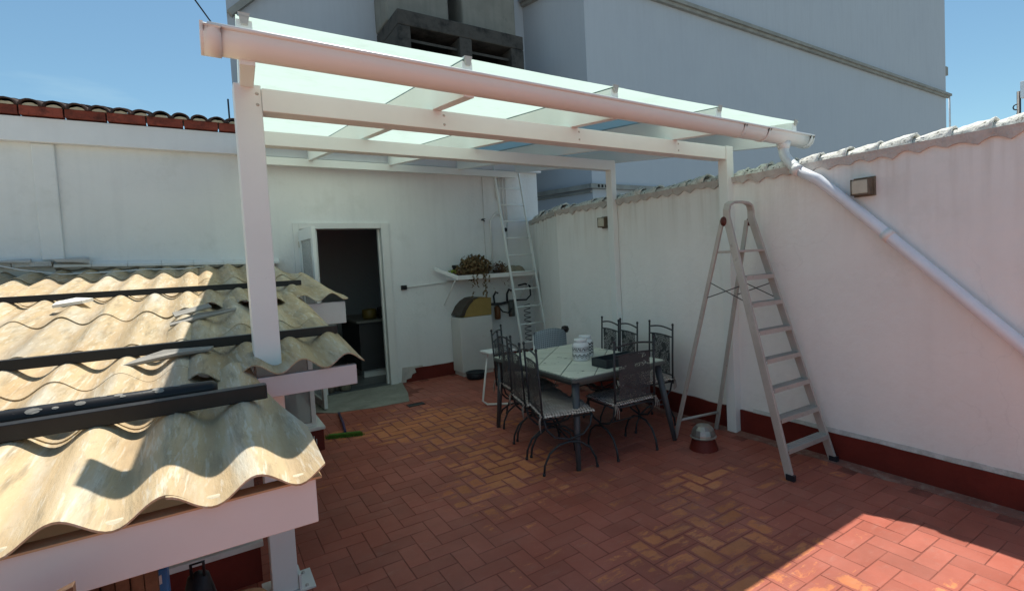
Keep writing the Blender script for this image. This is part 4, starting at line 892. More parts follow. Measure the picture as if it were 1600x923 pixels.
for a in (45, 135, 225, 315):
    c_, s_ = math.cos(math.radians(a)), math.sin(math.radians(a)); MB().tube([(.03+c_*.05, 1.95+s_*.05, .60), (.03+c_*.11, 1.95+s_*.11, 0)], .012, 8).build('leg', orangewood, stl)

# ------------------------------------------------------------------ furniture: dining table
TX0, TX1, TY0, TY1, TZ = 2.375, 3.44, 3.36, 4.80, .73
tbl = thing('dining_table', 'rectangular garden table with grey green diagonal tile top and splayed dark legs', 'table', (2.9, 4.1, 0))
cc_ = .03
poly = [(TX0+cc_, TY0), (TX1-cc_, TY0), (TX1, TY0+cc_), (TX1, TY1-cc_), (TX1-cc_, TY1), (TX0+cc_, TY1), (TX0, TY1-cc_), (TX0, TY0+cc_)]
MB().prism(poly, TZ-.035, TZ-.006).build('table_frame', tablerim, tbl, .003)
# diagonal tiles clipped to the top rectangle
def clip(poly, ax, lim, keep_less):
    outp = []
    for i in range(len(poly)):
        a, b = poly[i], poly[(i+1) % len(poly)]
        ia = (a[ax] <= lim) if keep_less else (a[ax] >= lim); ib = (b[ax] <= lim) if keep_less else (b[ax] >= lim)
        if ia: outp.append(a)
        if ia != ib:
            t = (lim-a[ax])/(b[ax]-a[ax]); outp.append((a[0]+(b[0]-a[0])*t, a[1]+(b[1]-a[1])*t))
    return outp
ts = .285; ang = math.radians(45)
for i in range(-6, 7):
    for j in range(-6, 7):
        g = .005; sq = [(i*ts+g, j*ts+g), ((i+1)*ts-g, j*ts+g), ((i+1)*ts-g, (j+1)*ts-g), (i*ts+g, (j+1)*ts-g)]
        pl = [(2.9+p[0]*math.cos(ang)-p[1]*math.sin(ang), 4.08+p[0]*math.sin(ang)+p[1]*math.cos(ang)) for p in sq]
        for ax, lim, kl in ((0, TX0+.02, False), (0, TX1-.02, True), (1, TY0+.02, False), (1, TY1-.02, True)):
            if len(pl) > 2: pl = clip(pl, ax, lim, kl)
        if len(pl) > 2 and abs(sum(pl[a][0]*pl[(a+1) % len(pl)][1]-pl[(a+1) % len(pl)][0]*pl[a][1] for a in range(len(pl)))) > .002:
            MB().prism(pl, TZ-.008, TZ).build('tile', tabletile, tbl)
for (xt, yt, xf, yf) in ((2.44, 3.43, 2.36, 3.33), (3.37, 3.43, 3.42, 3.29), (2.44, 4.72, 2.385, 4.76), (3.37, 4.72, 3.43, 4.86)):
    MB().tube([(xt, yt, TZ-.036), (xf, yf, .001)], .03, 14, radii=[.034, .020]).build('leg', legm, tbl)
m = MB(); m.box(2.44, 3.37, 3.42, 3.44, TZ-.075, TZ-.036); m.box(2.44, 3.37, 4.71, 4.73, TZ-.075, TZ-.036); m.box(2.43, 2.45, 3.45, 4.70, TZ-.075, TZ-.036); m.box(3.36, 3.38, 3.45, 4.70, TZ-.075, TZ-.036); m.build('apron', tablerim, tbl)
# canisters and box on the table
def canister(x, y, lab, second):
    t = thing('canister', lab, 'canister', (x, y, TZ))
    prof = [(0, 0), (.076, 0), (.081, .01), (.081, .145), (.074, .162), (.056, .172), (.056, .195)]
    MB().lathe(prof, (x, y, TZ), 28).build('canister_body', white_c, t)
    MB().lathe([(.059, .176), (.062, .18), (.062, .200), (.057, .206), (0, .208)], (x, y, TZ), 24).build('lid', white_c, t)
    m = MB(); Rr = .0818
    def seg(a0, z0, a1, z1, w_=.0035):
        n = 3
        for k in range(n):
            b0 = a0+(a1-a0)*k/n; b1 = a0+(a1-a0)*(k+1)/n; y0_ = z0+(z1-z0)*k/n; y1_ = z0+(z1-z0)*(k+1)/n
            L_ = math.hypot((b1-b0)*Rr, y1_-y0_); ux = (b1-b0)*Rr/L_; uz = (y1_-y0_)/L_
            pa = lambda a, z, s: (x+math.cos(a+s*(-uz)*w_/2/Rr)*Rr, y+math.sin(a+s*(-uz)*w_/2/Rr)*Rr, TZ+z+s*ux*w_/2)
            m.add([pa(b0, y0_, 1), pa(b1, y1_, 1), pa(b1, y1_, -1), pa(b0, y0_, -1)], [(0, 1, 2, 3)])
    for k in range(12):
        a = 2*math.pi*k/12; h = 2*math.pi/12
        if not second:
            seg(a, .028, a+h/2, .052); seg(a+h/2, .052, a+h, .028); seg(a, .045, a+h/2, .066, .006); seg(a+h/2, .066, a+h, .045, .006)
            seg(a, .098, a+h/3, .124, .006); seg(a+h/3, .124, a+2*h/3, .098, .006); seg(a+.7*h, .098, a+.7*h, .124); seg(a+.85*h, .098, a+.85*h, .124)
        else:
            for z_ in (.03, .06, .09, .12): seg(a, z_, a+h/2, z_+.022, .010); seg(a+h/2, z_+.022, a+h, z_, .010)
    seg_z = ((.090,), (.130,))
    for (z_,) in seg_z:
        for k in range(24): a = 2*math.pi*k/24; seg(a, z_, a+2*math.pi/24, z_, .003)
    m.build('printed_pattern', blackp, t)
canister(2.90, 3.96, 'white canister with black zigzag print, the nearer of the two on the table', False)
canister(3.05, 4.09, 'white canister densely printed in black, half hidden behind the zigzag one', True)
t = thing('storage_box', 'dark green black open box on the table behind the front chair', 'box', (3.0, 3.55, TZ))
m = MB(); m.box(2.80, 3.22, 3.46, 3.47, TZ+.001, TZ+.075); m.box(2.80, 3.22, 3.66, 3.67, TZ+.001, TZ+.075); m.box(2.80, 2.81, 3.471, 3.659, TZ+.001, TZ+.075); m.box(3.21, 3.22, 3.471, 3.659, TZ+.001, TZ+.075); m.build('box_sides', darkbox, t, .002)
MB().box(2.811, 3.209, 3.471, 3.659, TZ+.001, TZ+.008).build('box_base', blackp, t)
# under-table pot (pale thing seen among legs)
# chairs
def make_chair(lab):
    root = thing('iron_chair', lab, 'chair', (0, 0, 0), 'wrought iron chairs round the dining table')
    W2 = .21; zt_ = 1.0
    for s in (-1, 1):
        MB().tube([(s*W2, -.215, .42), (s*W2, -.225, .7), (s*W2, -.24, .99)], .0095, 8).build('back_post', iron, root)
        MB().lathe([(0, -.012), (.011, -.006), (.013, .004), (.009, .014), (0, .018)], (s*W2, -.24, .995), 10).build('finial', iron, root)
        # upper U and lower arch, meeting under the seat
        up = [(s*W2, y_, z_) for y_, z_ in ((-.205, .44), (-.185, .36), (-.12, .29), (0, .262), (.12, .29), (.18, .36), (.195, .44))]
        lo = [(s*(W2+.0), y_, z_) for y_, z_ in ((-.225, 0), (-.215, .08), (-.17, .17), (-.09, .228), (0, .243), (.09, .228), (.17, .17), (.215, .08), (.225, 0))]
        MB().tube(up, .009, 8).build('seat_support', iron, root); MB().tube(lo, .0095, 8).build('leg', iron, root)
        MB().lathe([(0, .0), (.013, 0), (.012, .02), (0, .021)], (s*W2, -.225, 0), 8).build('foot', iron, root); MB().lathe([(0, .0), (.013, 0), (.012, .02), (0, .021)], (s*W2, .225, 0), 8).build('foot', iron, root)
    m = MB(); m.tube([(-W2, 0, .252), (W2, 0, .252)], .007, 8); m.build('stretcher', iron, root)
    n = 10
    m = MB(); m.tube([(-W2+2*W2*k/n, -.236, .945+.022*math.sin(math.pi*k/n)) for k in range(n+1)], .008, 8); m.build('top_rail', iron, root)
    m = MB(); m.tube([(-W2+2*W2*k/n, -.232, .875+.010*math.sin(math.pi*k/n)) for k in range(n+1)], .007, 8); m.build('panel_rail', iron, root)
    MB().tube([(-W2, -.219, .50), (W2, -.219, .50)], .007, 8).build('panel_rail', iron, root)
    m = MB(); vs = []; nx, nz_ = 6, 8
    for j in range(nz_+1):
        for i in range(nx+1):
            z_ = .503+(.880-.503)*j/nz_; vs.append((-W2+.045+(2*W2-.09)*i/nx, -.219-.013*j/nz_-.006*math.sin(math.pi*i/nx), z_))
    m.add(vs, [(j*(nx+1)+i, j*(nx+1)+i+1, (j+1)*(nx+1)+i+1, (j+1)*(nx+1)+i) for j in range(nz_) for i in range(nx)], True); m.build('back_panel', slingm, root)
    m = MB(); m.tube([(-W2, -.21, .44), (W2, -.21, .44), (W2, .20, .44), (-W2, .20, .44), (-W2, -.205, .44)], .009, 8); m.build('seat_frame', iron, root)
    m = MB(); N = 16; vs = []; fs = []
    for layer in (0, 1):
        for j in range(N+1):
            for i in range(N+1):
                u, v = i/N*2-1, j/N*2-1; e_ = max(abs(u), abs(v)); puff = (1-e_**6)**.5 if e_ < 1 else 0
                wob = .010*noise.noise(Vector((u*5, v*5, 2))); tuft = -.008*math.exp(-((abs(u)-.4)**2+(abs(v)-.4)**2)*30)
                z_ = .462+(.026*puff+tuft*puff if layer == 0 else -.012*puff)+wob
                vs.append((u*(.225+.006*math.sin(v*11)), .005+v*(.225+.006*math.sin(u*11)), z_))
    W1 = N+1; b0 = W1*W1
    for j in range(N):
        for i in range(N): a, b, c, d = j*W1+i, j*W1+i+1, (j+1)*W1+i+1, (j+1)*W1+i; fs += [(a, b, c, d), (b0+d, b0+c, b0+b, b0+a)]
    m.add(vs, fs, True); cu = m.build('cushion', cushm, root)
    for s in (-1, 1):
        m = MB()
        for q in range(3):
            x_ = s*(W2+.004); m.tube([(x_, -.222, .475), (x_+.012*(q-1), -.238, .455), (x_+.018*(q-1)+.006, -.243, .42), (x_+.022*(q-1), -.240, .385-.015*q)], .0035, 6)
        m.tube([(s*W2+.014, -.222, .475), (s*W2, -.238, .478), (s*W2-.014, -.222, .475)], .006, 6)
        m.build('cushion_tie', sackm, cu)
    return root
ch0 = make_chair('iron chair on the long left side, nearest the camera')
chairs = [((2.14, 3.63), 342.7, None),
          ((2.20, 4.02), 346, 'iron chair second from the front on the left side of the table'),
          ((2.35, 4.47), 349.4, 'iron chair third from the front on the left side of the table'),
          ((2.53, 4.97), -41, 'iron chair turned askew at the far left corner of the table, near the cabinet'),
          ((3.723, 4.50), 166.4, 'iron chair by the boundary wall, leftmost of the three, touching its neighbour'),
          ((3.714, 4.18), 163.7, 'iron chair by the boundary wall, middle one of the three'),
          ((3.793, 3.78), 168, 'iron chair by the boundary wall, rightmost and nearest the stepladder'),
          ((2.925, 3.229), 85.9, 'iron chair at the near short end of the table, its back to the camera')]
for i, ((bx, by), fa, lab) in enumerate(chairs):
    o = ch0 if i == 0 else link_copy(ch0)
    if lab: o['label'] = lab
    a = math.radians(fa); o.location = (bx+math.cos(a)*.24, by+math.sin(a)*.24, .001); o.rotation_euler = (0, 0, a-math.pi/2)

# folding garden chair with blue plaid cushion, beyond the table
fc = thing('folding_chair', 'folding chair with blue grey plaid cushion beyond the far end of the table', 'chair', (3.4, 5.5, 0))
m = MB(); nx, nz_ = 8, 8; vs = []
for j in range(nz_+1):
    for i in range(nx+1):
        t = j/nz_; s_ = i/nx; vs.append((3.20+.46*s_+.13*t, 5.28+.20*t-.05*math.sin(math.pi*s_), .42+.385*t-.03*s_*t+.05*math.sin(math.pi*s_)*t))
vs2 = [(v[0]-.01, v[1]+.04, v[2]-.01) for v in vs]; nn_ = len(vs); f_ = [(j*(nx+1)+i, j*(nx+1)+i+1, (j+1)*(nx+1)+i+1, (j+1)*(nx+1)+i) for j in range(nz_) for i in range(nx)]
m.add(vs+vs2, f_+[tuple(nn_+q for q in f[::-1]) for f in f_]+[(i, i+1, nn_+i+1, nn_+i)[::-1] for i in range(nx)]+[(nz_*(nx+1)+i, nz_*(nx+1)+i+1, nn_+nz_*(nx+1)+i+1, nn_+nz_*(nx+1)+i) for i in range(nx)], True)
o = m.build('cushion', plaidm, fc); me = o.data; uvl = me.uv_layers.new(name='UVMap')
for lp in me.loops: v = lp.vertex_index % nn_; uvl.data[lp.index].uv = ((v % (nx+1))/nx, (v//(nx+1))/nz_)
for s_ in (3.20, 3.66):
    MB().tube([(s_+.12, 5.52, .76), (s_, 5.31, .42), (s_-.02, 5.1, .0)], .011, 8).build('frame_tube', trimm, fc); MB().tube([(s_, 5.0, .42), (s_, 5.32, .40), (s_+.02, 5.7, .0)], .011, 8).build('frame_tube', trimm, fc)
MB().tube([(3.20, 5.0, .42), (3.66, 5.0, .42)], .011, 8).build('front_tube', trimm, fc); MB().box(3.22, 3.64, 5.02, 5.30, .425, .45).build('seat', plaidm, fc)
MB().lathe([(0, -.05), (.04, -.035), (.055, 0), (.04, .04), (0, .05)], (3.79, 5.50, .79), 14).build('head_knob', darkglass, fc)
bg_ = thing('blue_bag', 'dark blue bag on the floor under the white ladder', 'bag', (3.3, 5.9, 0))
MB().lathe([(0, 0), (.20, 0), (.24, .12), (.20, .30), (.10, .42), (0, .45)], (3.42, 6.0, 0), 16).build('bag_body', mat('dark_blue_cloth', (.03, .045, .09), .8, .4, 10), bg_); MB().tube([(3.32, 6, .40), (3.36, 6, .52), (3.46, 6, .52), (3.5, 6, .40)], .01, 6).build('handle', blackp, bg_)
# white tubular lounger frame behind the left chairs
wl = thing('tubular_frame', 'white bent tube frame of a folded lounger left of the iron chairs', 'chair frame', (2.6, 5.6, 0))
m = MB(); m.tube([(2.78, 5.72, .60), (2.70, 5.66, .34), (2.62, 5.60, .06), (2.66, 5.56, .02), (2.95, 5.36, .015), (3.0, 5.34, .03)], .013, 8); m.build('frame_tube', trimm, wl)
m = MB(); m.tube([(2.72, 5.76, .60), (3.05, 5.62, .60)], .013, 8); m.build('cross_tube', trimm, wl); m = MB(); m.box(2.70, 3.05, 5.50, 5.78, .615, .635); m.build('seat_board', trimm, wl, .004)

# ------------------------------------------------------------------ stepladder
sd = thing('stepladder', 'worn aluminium platform stepladder standing open by the boundary wall', 'stepladder', (3.7, 2.7, 0))
FL = (Vector((3.425, 2.16, 0)), Vector((3.985, 2.14, 0))); TP = (Vector((3.555, 2.74, 1.97)), Vector((3.865, 2.73, 1.97)))
for a, b in zip(FL, TP): MB().bar(a, b, .024, .062, up=(0, 1, .3)).build('front_rail', alum, sd, .003)
def frp(s, z): a, b = FL[s], TP[s]; return a.lerp(b, z/1.97)
for s, a in enumerate(FL): MB().box(a.x-.017, a.x+.017, a.y-.036, a.y+.03, .0, .045).build('rubber_foot', navy, sd, .003)
h = [TP[0]+Vector((0, 0, -.03)), TP[0]+Vector((.0, .0, .06)), TP[0]+Vector((.018, .0, .105)), TP[0]+Vector((.065, 0, .125)), (TP[0]+TP[1])/2+Vector((0, 0, .13)), TP[1]+Vector((-.065, 0, .125)), TP[1]+Vector((-.018, 0, .105)), TP[1]+Vector((0, 0, .06)), TP[1]+Vector((0, 0, -.03))]
m = MB(); vs = []
for i, p in enumerate(h):
    t_ = (h[min(i+1, 8)]-h[max(i-1, 0)]).normalized(); nrm_ = Vector((t_.z, 0, -t_.x)).normalized()*.011; dd = Vector((0, .030, .004))
    vs += [p-nrm_-dd, p+nrm_-dd, p+nrm_+dd, p-nrm_+dd]
m.add(vs, [(i*4+k, i*4+(k+1) % 4, (i+1)*4+(k+1) % 4, (i+1)*4+k) for i in range(8) for k in range(4)]); m.build('top_hoop', alum, sd, .003)
for k in range(1, 8):
    z = .2125*k; a, b = frp(0, z), frp(1, z)
    m = MB(); m.hexa([a+Vector((.012, -.04, -.012)), b+Vector((-.012, -.04, -.012)), b+Vector((-.012, .045, -.012)), a+Vector((.012, .045, -.012)), a+Vector((.012, -.04, .0)), b+Vector((-.012, -.04, .0)), b+Vector((-.012, .045, .0)), a+Vector((.012, .045, .0))])
    m.hexa([a+Vector((.012, -.044, -.032)), b+Vector((-.012, -.044, -.032)), b+Vector((-.012, -.041, -.032)), a+Vector((.012, -.041, -.032)), a+Vector((.012, -.044, .003)), b+Vector((-.012, -.044, .003)), b+Vector((-.012, -.041, .003)), a+Vector((.012, -.041, .003))])
    for q in range(3):
        yy = -.02+.022*q; m.hexa([a+Vector((.014, yy, .0005)), b+Vector((-.014, yy, .0005)), b+Vector((-.014, yy+.008, .0005)), a+Vector((.014, yy+.008, .0005)), a+Vector((.014, yy, .004)), b+Vector((-.014, yy, .004)), b+Vector((-.014, yy+.008, .004)), a+Vector((.014, yy+.008, .004))])
    m.build('tread', alum, sd)
RB = (Vector((3.47, 3.33, 0)), Vector((3.935, 3.24, 0))); RT = (TP[0]+Vector((-.002, .045, -.02)), TP[1]+Vector((.002, .045, -.02)))
for a, b in zip(RB, RT): MB().bar(a, b, .022, .036, up=(0, 1, .3)).build('rear_leg', alum, sd, .003)
a, b = frp(0, 1.70), frp(1, 1.70); ra = RB[0].lerp(RT[0], 1.7/1.95); rb = RB[1].lerp(RT[1], 1.7/1.95)
m = MB(); m.hexa([a+Vector((.01, -.03, -.02)), b+Vector((-.01, -.03, -.02)), rb+Vector((-.01, .03, -.02)), ra+Vector((.01, .03, -.02)), a+Vector((.01, -.03, .0)), b+Vector((-.01, -.03, 0)), rb+Vector((-.01, .03, 0)), ra+Vector((.01, .03, 0))]); m.build('platform', alum, sd, .003)
for s in (0, 1): MB().lathe([(0, -.016), (.026, -.014), (.030, 0), (.026, .014), (0, .016)], (0, 0, 0), 16).build('hinge_cap', mat('brown_hinge', (.10, .025, .018), .4), sd)
for o_, s in zip([x for x in kids(sd) if x.name.startswith('hinge_cap')], (0, 1)):
    o_.data = o_.data.copy(); c = (TP[s]+RT[s])/2+Vector(((-1, 1)[s]*.012, 0, -.02)); 
    for v in o_.data.vertices: p = v.co+Vector((3.7, 2.7, 0)); v.co = Vector((p.z*.9, p.x, p.y*1.35))+c-Vector((3.7, 2.7, 0))
def between(s, zf, zr_): return frp(s, zf), RB[s].lerp(RT[s], zr_/1.95)
for s in (0, 1):
    m = MB(); a, b = between(s, 1.42, 1.30); rod(m, a, b, .004); a, b = between(s, 1.28, 1.44); rod(m, a, b, .004); m.build('cross_brace', iron, sd)
m = MB(); rod(m, RB[0].lerp(RT[0], .09), RB[1].lerp(RT[1], .09), .012, 10); m.build('rear_stretcher', alum, sd)
# ------------------------------------------------------------------ bowl-capped vent stub
vb = thing('vent_stub', 'round red painted vent stub capped with an upturned dented metal bowl', 'vent', (3.46, 2.99, 0))
MB().lathe([(.125, -.01), (.118, .02), (.098, .085), (.094, .105), (0, .106)], (3.46, 2.99, 0), 28).build('stub', redpaint, vb)
MB().lathe([(.112, .104), (.114, .112), (.104, .118), (.102, .135), (.088, .175), (.060, .203), (.03, .212), (0, .214)], (3.46, 2.99, 0), 14, False).build('bowl', copperm, vb)

# ------------------------------------------------------------------ white ladder against the back wall
wlad = thing('white_ladder', 'tall white metal ladder leaning on the back wall beside the shelf', 'ladder', (4.1, 7.1, 0))
def lp(x, z): return Vector((x, 6.78+.72*z/3.2, z))
for x_ in (3.93, 4.385): MB().bar(lp(x_, 0), lp(x_, 3.24), .022, .045, up=(0, 1, .2)).build('rail', whitem, wlad, .003)
for k in range(12):
    z = .18+.27*k; MB().tube([lp(3.941, z), lp(4.374, z)], .012, 10).build('rung', whitem, wlad)
# ------------------------------------------------------------------ wall lamps, cabinet, bowl, shelf, plants, pipes
for (y_, lab) in ((1.885, 'square bulkhead lamp on the boundary wall beside the downpipe'), (4.87, 'square bulkhead lamp on the boundary wall behind the rear pergola post')):
    t = thing('wall_lamp', lab, 'lamp', (4.0, y_, 2.11), 'bulkhead lamps on the boundary wall')
    MB().box(4.030, 4.049, y_-.075, y_+.075, 2.045, 2.185).build('back_plate', brass, t, .003)
    MB().box(3.955, 4.0295, y_-.058, y_+.058, 2.062, 2.165).build('lamp_glass', lampg, t, .008)
    m = MB()
    for (a, b) in ((-.0615, -.0585), (.0585, .0615)): m.box(3.953, 4.029, y_+a, y_+b, 2.055, 2.172)
    m.box(3.953, 4.029, y_-.0583, y_+.0583, 2.1655, 2.1690); m.box(3.953, 4.029, y_-.0583, y_+.0583, 2.058, 2.0615); m.build('lamp_frame', brass, t)
cb = thing('lidded_cabinet', 'tall cream waste cabinet with curved brown and yellow lid against the back wall', 'bin', (3.4, 7.2, 0))
MB().box(3.09, 3.63, 7.24, 7.59, .05, .89).build('cabinet_body', binw, cb, .012); MB().box(3.11, 3.61, 7.26, 7.585, .0, .049).build('plinth', binw, cb)
prof = [(3.095, .895), (3.625, .895), (3.635, 1.165), (3.40, 1.185), (3.30, 1.165), (3.21, 1.10), (3.15, 1.02), (3.125, .96), (3.095, .955)]
MB().prism_y([(3.16, .895), (3.625, .895), (3.632, 1.16), (3.43, 1.178), (3.34, 1.14), (3.26, 1.07), (3.20, .99), (3.18, .94)], 7.245, 7.585).build('yellow_lid_body', biny, cb, .006)
ob = [(3.43, 1.182), (3.34, 1.172), (3.25, 1.125), (3.17, 1.05), (3.125, .97), (3.095, .92), (3.175, .92), (3.185, .95), (3.205, .995), (3.265, 1.075), (3.345, 1.145)]
MB().prism_y(ob, 7.235, 7.59).build('brown_flap', binb, cb, .004)
MB().lathe([(0, 0), (.01, .002)], (0, 0, 0), 8)
bo_ = thing('floor_bowl', 'dark round plastic bowl on the floor before the cream cabinet', 'bowl', (3.2, 7.0, 0))
MB().lathe([(0, .003), (.12, .003), (.135, .02), (.14, .10), (.13, .10), (.12, .03), (0, .02)], (3.20, 7.03, 0), 24).build('bowl_body', navy, bo_)
MB().lathe([(.138, .088), (.146, .092), (.146, .103), (.13, .104)], (3.20, 7.03, 0), 24).build('rim', navy, bo_)
sf = thing('wall_shelf', 'long white wall shelf with slanted brackets holding plants', 'shelf', (3.8, 7.4, 1.5))
MB().box(3.06, 4.45, 7.17, 7.595, 1.462, 1.50).build('board', trimm, sf, .003)
MB().hexa([(2.84, 7.50, 1.62), (3.06, 7.165, 1.47), (3.10, 7.165, 1.47), (2.90, 7.56, 1.62), (2.84, 7.50, 1.67), (3.06, 7.165, 1.52), (3.10, 7.165, 1.52), (2.90, 7.56, 1.67)]).build('side_board', trimm, sf, .002)
for x_ in (3.0, 4.35): MB().bar((x_, 7.59, 1.08), (x_+.06, 7.25, 1.46), .015, .015).build('bracket', trimm, sf)
m = MB(); m.box(3.06, 4.45, 7.155, 7.169, 1.465, 1.53); m.build('edge_rail', trimm, sf, .002)
def leaves(name, c, rad, n, size, mt, parent, seed, trails=0):
    rg = random.Random(seed); m = MB()
    def leaf(p, s_):
        a, b = rg.uniform(0, 6.28), rg.uniform(-1.2, 1.2); u = Vector((math.cos(a)*math.cos(b), math.sin(a)*math.cos(b), math.sin(b)))*s_; v = u.cross(Vector((rg.uniform(-1, 1), rg.uniform(-1, 1), rg.uniform(-1, 1)))).normalized()*s_*.45
        m.add([p-u, p+v, p+u, p-v], [(0, 1, 2, 3)])
    for i in range(n):
        q = Vector((rg.gauss(0, 1), rg.gauss(0, 1), rg.gauss(0, 1))).normalized()*(rg.random()**.35)
        p = Vector(c)+Vector((q.x*rad[0], q.y*rad[1], q.z*rad[2]))*(1+.25*noise.noise(q*2.5+Vector((seed, 0, 0)))); leaf(p, size*rg.uniform(.6, 1.3))
    for t in range(trails):
        p = Vector(c)+Vector((rg.uniform(-.6, .6)*rad[0], -rad[1]*.95, -rad[2]*.4)); L_ = rg.uniform(.2, .5)
        for k in range(int(L_*45)):
            p = p+Vector((rg.uniform(-.015, .017), rg.uniform(-.008, .006), -.024)); 
            if rg.random() < .8: leaf(p+Vector((rg.uniform(-.02, .02), 0, 0)), size*.85)
    return m.build(name, mt, parent)
pl = thing('trailing_plant', 'bushy brown green trailing plant spilling over the shelf edge', 'plant', (3.4, 7.38, 1.5))
leaves('foliage', (3.42, 7.32, 1.64), (.26, .18, .19), 1100, .036, leafm, pl, 3, 7)
MB().lathe([(0, 0), (.09, 0), (.12, .12), (.11, .13), (0, .12)], (3.42, 7.36, 1.502), 16).build('pot', binb, pl)
pl = thing('dry_plant', 'small dry reddish plant on the shelf just behind the white ladder rail', 'plant', (3.9, 7.38, 1.5))
leaves('foliage', (3.86, 7.36, 1.60), (.15, .12, .10), 350, .02, leafb, pl, 5, 2); MB().lathe([(0, 0), (.07, 0), (.09, .08), (0, .07)], (3.86, 7.38, 1.502), 14).build('pot', binb, pl)
pl = thing('lime_plant', 'small lime green plant at the left end of the shelf', 'plant', (3.12, 7.35, 1.5))
leaves('foliage', (3.08, 7.38, 1.58), (.10, .08, .04), 90, .022, leafy, pl, 8); leaves('dead_leaves', (3.20, 7.34, 1.56), (.14, .1, .05), 120, .024, leafb, pl, 9)
MB().lathe([(0, 0), (.05, 0), (.06, .06), (0, .05)], (3.14, 7.38, 1.502), 12).build('pot', blackp, pl)
MBp = thing('black_pot', 'little black pot on the shelf left of the bushy plant', 'pot', (3.14, 7.5, 1.5)); MB().lathe([(0, 0), (.035, 0), (.045, .16), (.05, .16), (.05, .185), (0, .18)], (3.17, 7.48, 1.502), 12).build('pot_body', blackp, MBp); MB().lathe([(.044, .150), (.054, .152), (.054, .168), (.044, .17)], (3.17, 7.48, 1.502), 12).build('rim', blackp, MBp)
def lump(name, lab, cat, c, r, mt, seed):
    m = MB(); nu, nv = 20, 12; vs = []
    for j in range(nv+1):
        for i in range(nu):
            a, b = 2*math.pi*i/nu, math.pi*j/nv; q = Vector((math.cos(a)*math.sin(b), math.sin(a)*math.sin(b), math.cos(b))); k = 1+.28*noise.noise(q*2.2+Vector((seed, 0, 0)))
            vs.append((c[0]+q.x*r[0]*k, c[1]+q.y*r[1]*k, max(c[2]-r[2]*.7, c[2]+q.z*r[2]*k)))
    m.add(vs, [(j*nu+i, j*nu+(i+1) % nu, (j+1)*nu+(i+1) % nu, (j+1)*nu+i) for j in range(nv) for i in range(nu)], True); tag(m.build(name, mt), lab, cat)
lump('cloth_sack', 'crumpled grey sack on the shelf between the two plants', 'sack', (3.66, 7.42, 1.56), (.12, .1, .08), sackm, 3)
lump('cloth_sack', 'long pale crumpled sack at the right end of the shelf', 'sack', (4.12, 7.40, 1.56), (.22, .12, .075), mat('cream_sack', (.34, .30, .22), .9, .3, 12), 6)
# pipes and cables on the back wall
wpz = thing('water_pipes', 'bundle of white pipes running down the back wall behind the ladder', 'pipes', (4.0, 7.55, 2.5))
for k, (x_, zb) in enumerate(((4.00, 2.72), (4.05, 2.45), (4.11, 2.35), (4.17, 2.35))):
    MB().tube([(x_, 7.575, 3.17), (x_, 7.575, zb)], .012, 8).build('pipe', trimm, wpz)
MB().tube([(4.17, 7.575, 2.36), (4.15, 7.57, 2.20), (4.14, 7.57, 1.55)], .008, 6).build('pipe', stained, wpz)
MB().tube([(4.0, 7.575, 2.50), (3.93, 7.575, 2.46), (3.87, 7.575, 2.38), (3.86, 7.575, 2.30), (3.86, 7.575, 1.52)], .013, 8).build('pipe', trimm, wpz)
MB().tube([(4.05, 7.57, 2.44), (3.99, 7.57, 2.52), (3.95, 7.57, 2.48)], .012, 8).build('pipe', trimm, wpz)
MB().lathe([(0, -.03), (.025, -.02), (.03, .02), (0, .04)], (4.12, 7.55, 2.22), 10).build('valve', navy, wpz)
MB().lathe([(0, -.03), (.028, -.02), (.03, .02), (0, .03)], (4.05, 7.55, 3.12), 10).build('valve', mat('rusty_valve', (.10, .035, .02), .7), wpz)
m = MB(); m.tube([(3.755+.006*math.sin(k*.9), 7.592, 3.17-.19*k) for k in range(9)], .004, 6); tag(m.build('wall_cable', stained), 'thin grey cable hanging down the back wall left of the ladder', 'cable')
t = thing('wall_hook', 'small dark tap fitting on the back wall high left of the ladder', 'tap', (3.7, 7.56, 2.37)); MB().tube([(3.72, 7.598, 2.39), (3.72, 7.54, 2.385), (3.735, 7.53, 2.36)], .012, 8).build('spout', iron, t); MB().box(3.69, 3.75, 7.525, 7.54, 2.395, 2.405).build('handle', iron, t)
t = thing('socket_box', 'small black socket on the back wall right of the door with white conduit', 'socket', (2.4, 7.58, 1.4)); MB().box(2.35, 2.43, 7.555, 7.598, 1.365, 1.43).build('box_body', blackp, t, .004); MB().tube([(2.43, 7.588, 1.395), (2.84, 7.588, 1.42), (3.24, 7.588, 1.44)], .009, 6).build('conduit', trimm, t)
t = thing('water_meter', 'cluster of dark valves, filter cylinders and hoses on the back wall under the shelf', 'valves', (4.0, 7.5, 1.0))
MB().tube([(3.72, 7.53, 1.03), (3.95, 7.53, 1.02), (4.2, 7.53, 1.05)], .022, 10).build('manifold', navy, t)
MB().lathe([(0, 0), (.045, 0), (.05, .04), (.05, .19), (.03, .22), (0, .22)], (3.86, 7.50, .78), 14).build('orange_filter', orangem, t)
MB().lathe([(0, 0), (.05, 0), (.052, .03), (.052, .24), (.03, .27), (0, .27)], (4.12, 7.50, .80), 14).build('grey_filter', mat('smoked_filter', (.08, .08, .075), .3), t)
MB().tube([(3.82, 7.51, 1.04), (3.80, 7.49, 1.16), (3.84, 7.49, 1.22), (3.88, 7.49, 1.20)], .016, 8).build('tap', navy, t); MB().tube([(4.05, 7.51, 1.06), (4.04, 7.48, 1.18), (4.08, 7.48, 1.25), (4.12, 7.48, 1.22)], .018, 8).build('tap', navy, t)
MB().tube([(4.20, 7.5, 1.06), (4.40, 7.48, 1.05), (4.48, 7.47, 1.12), (4.47, 7.46, 1.28), (4.38, 7.46, 1.32), (4.25, 7.46, 1.30)], .014, 8).build('hose', navy, t)
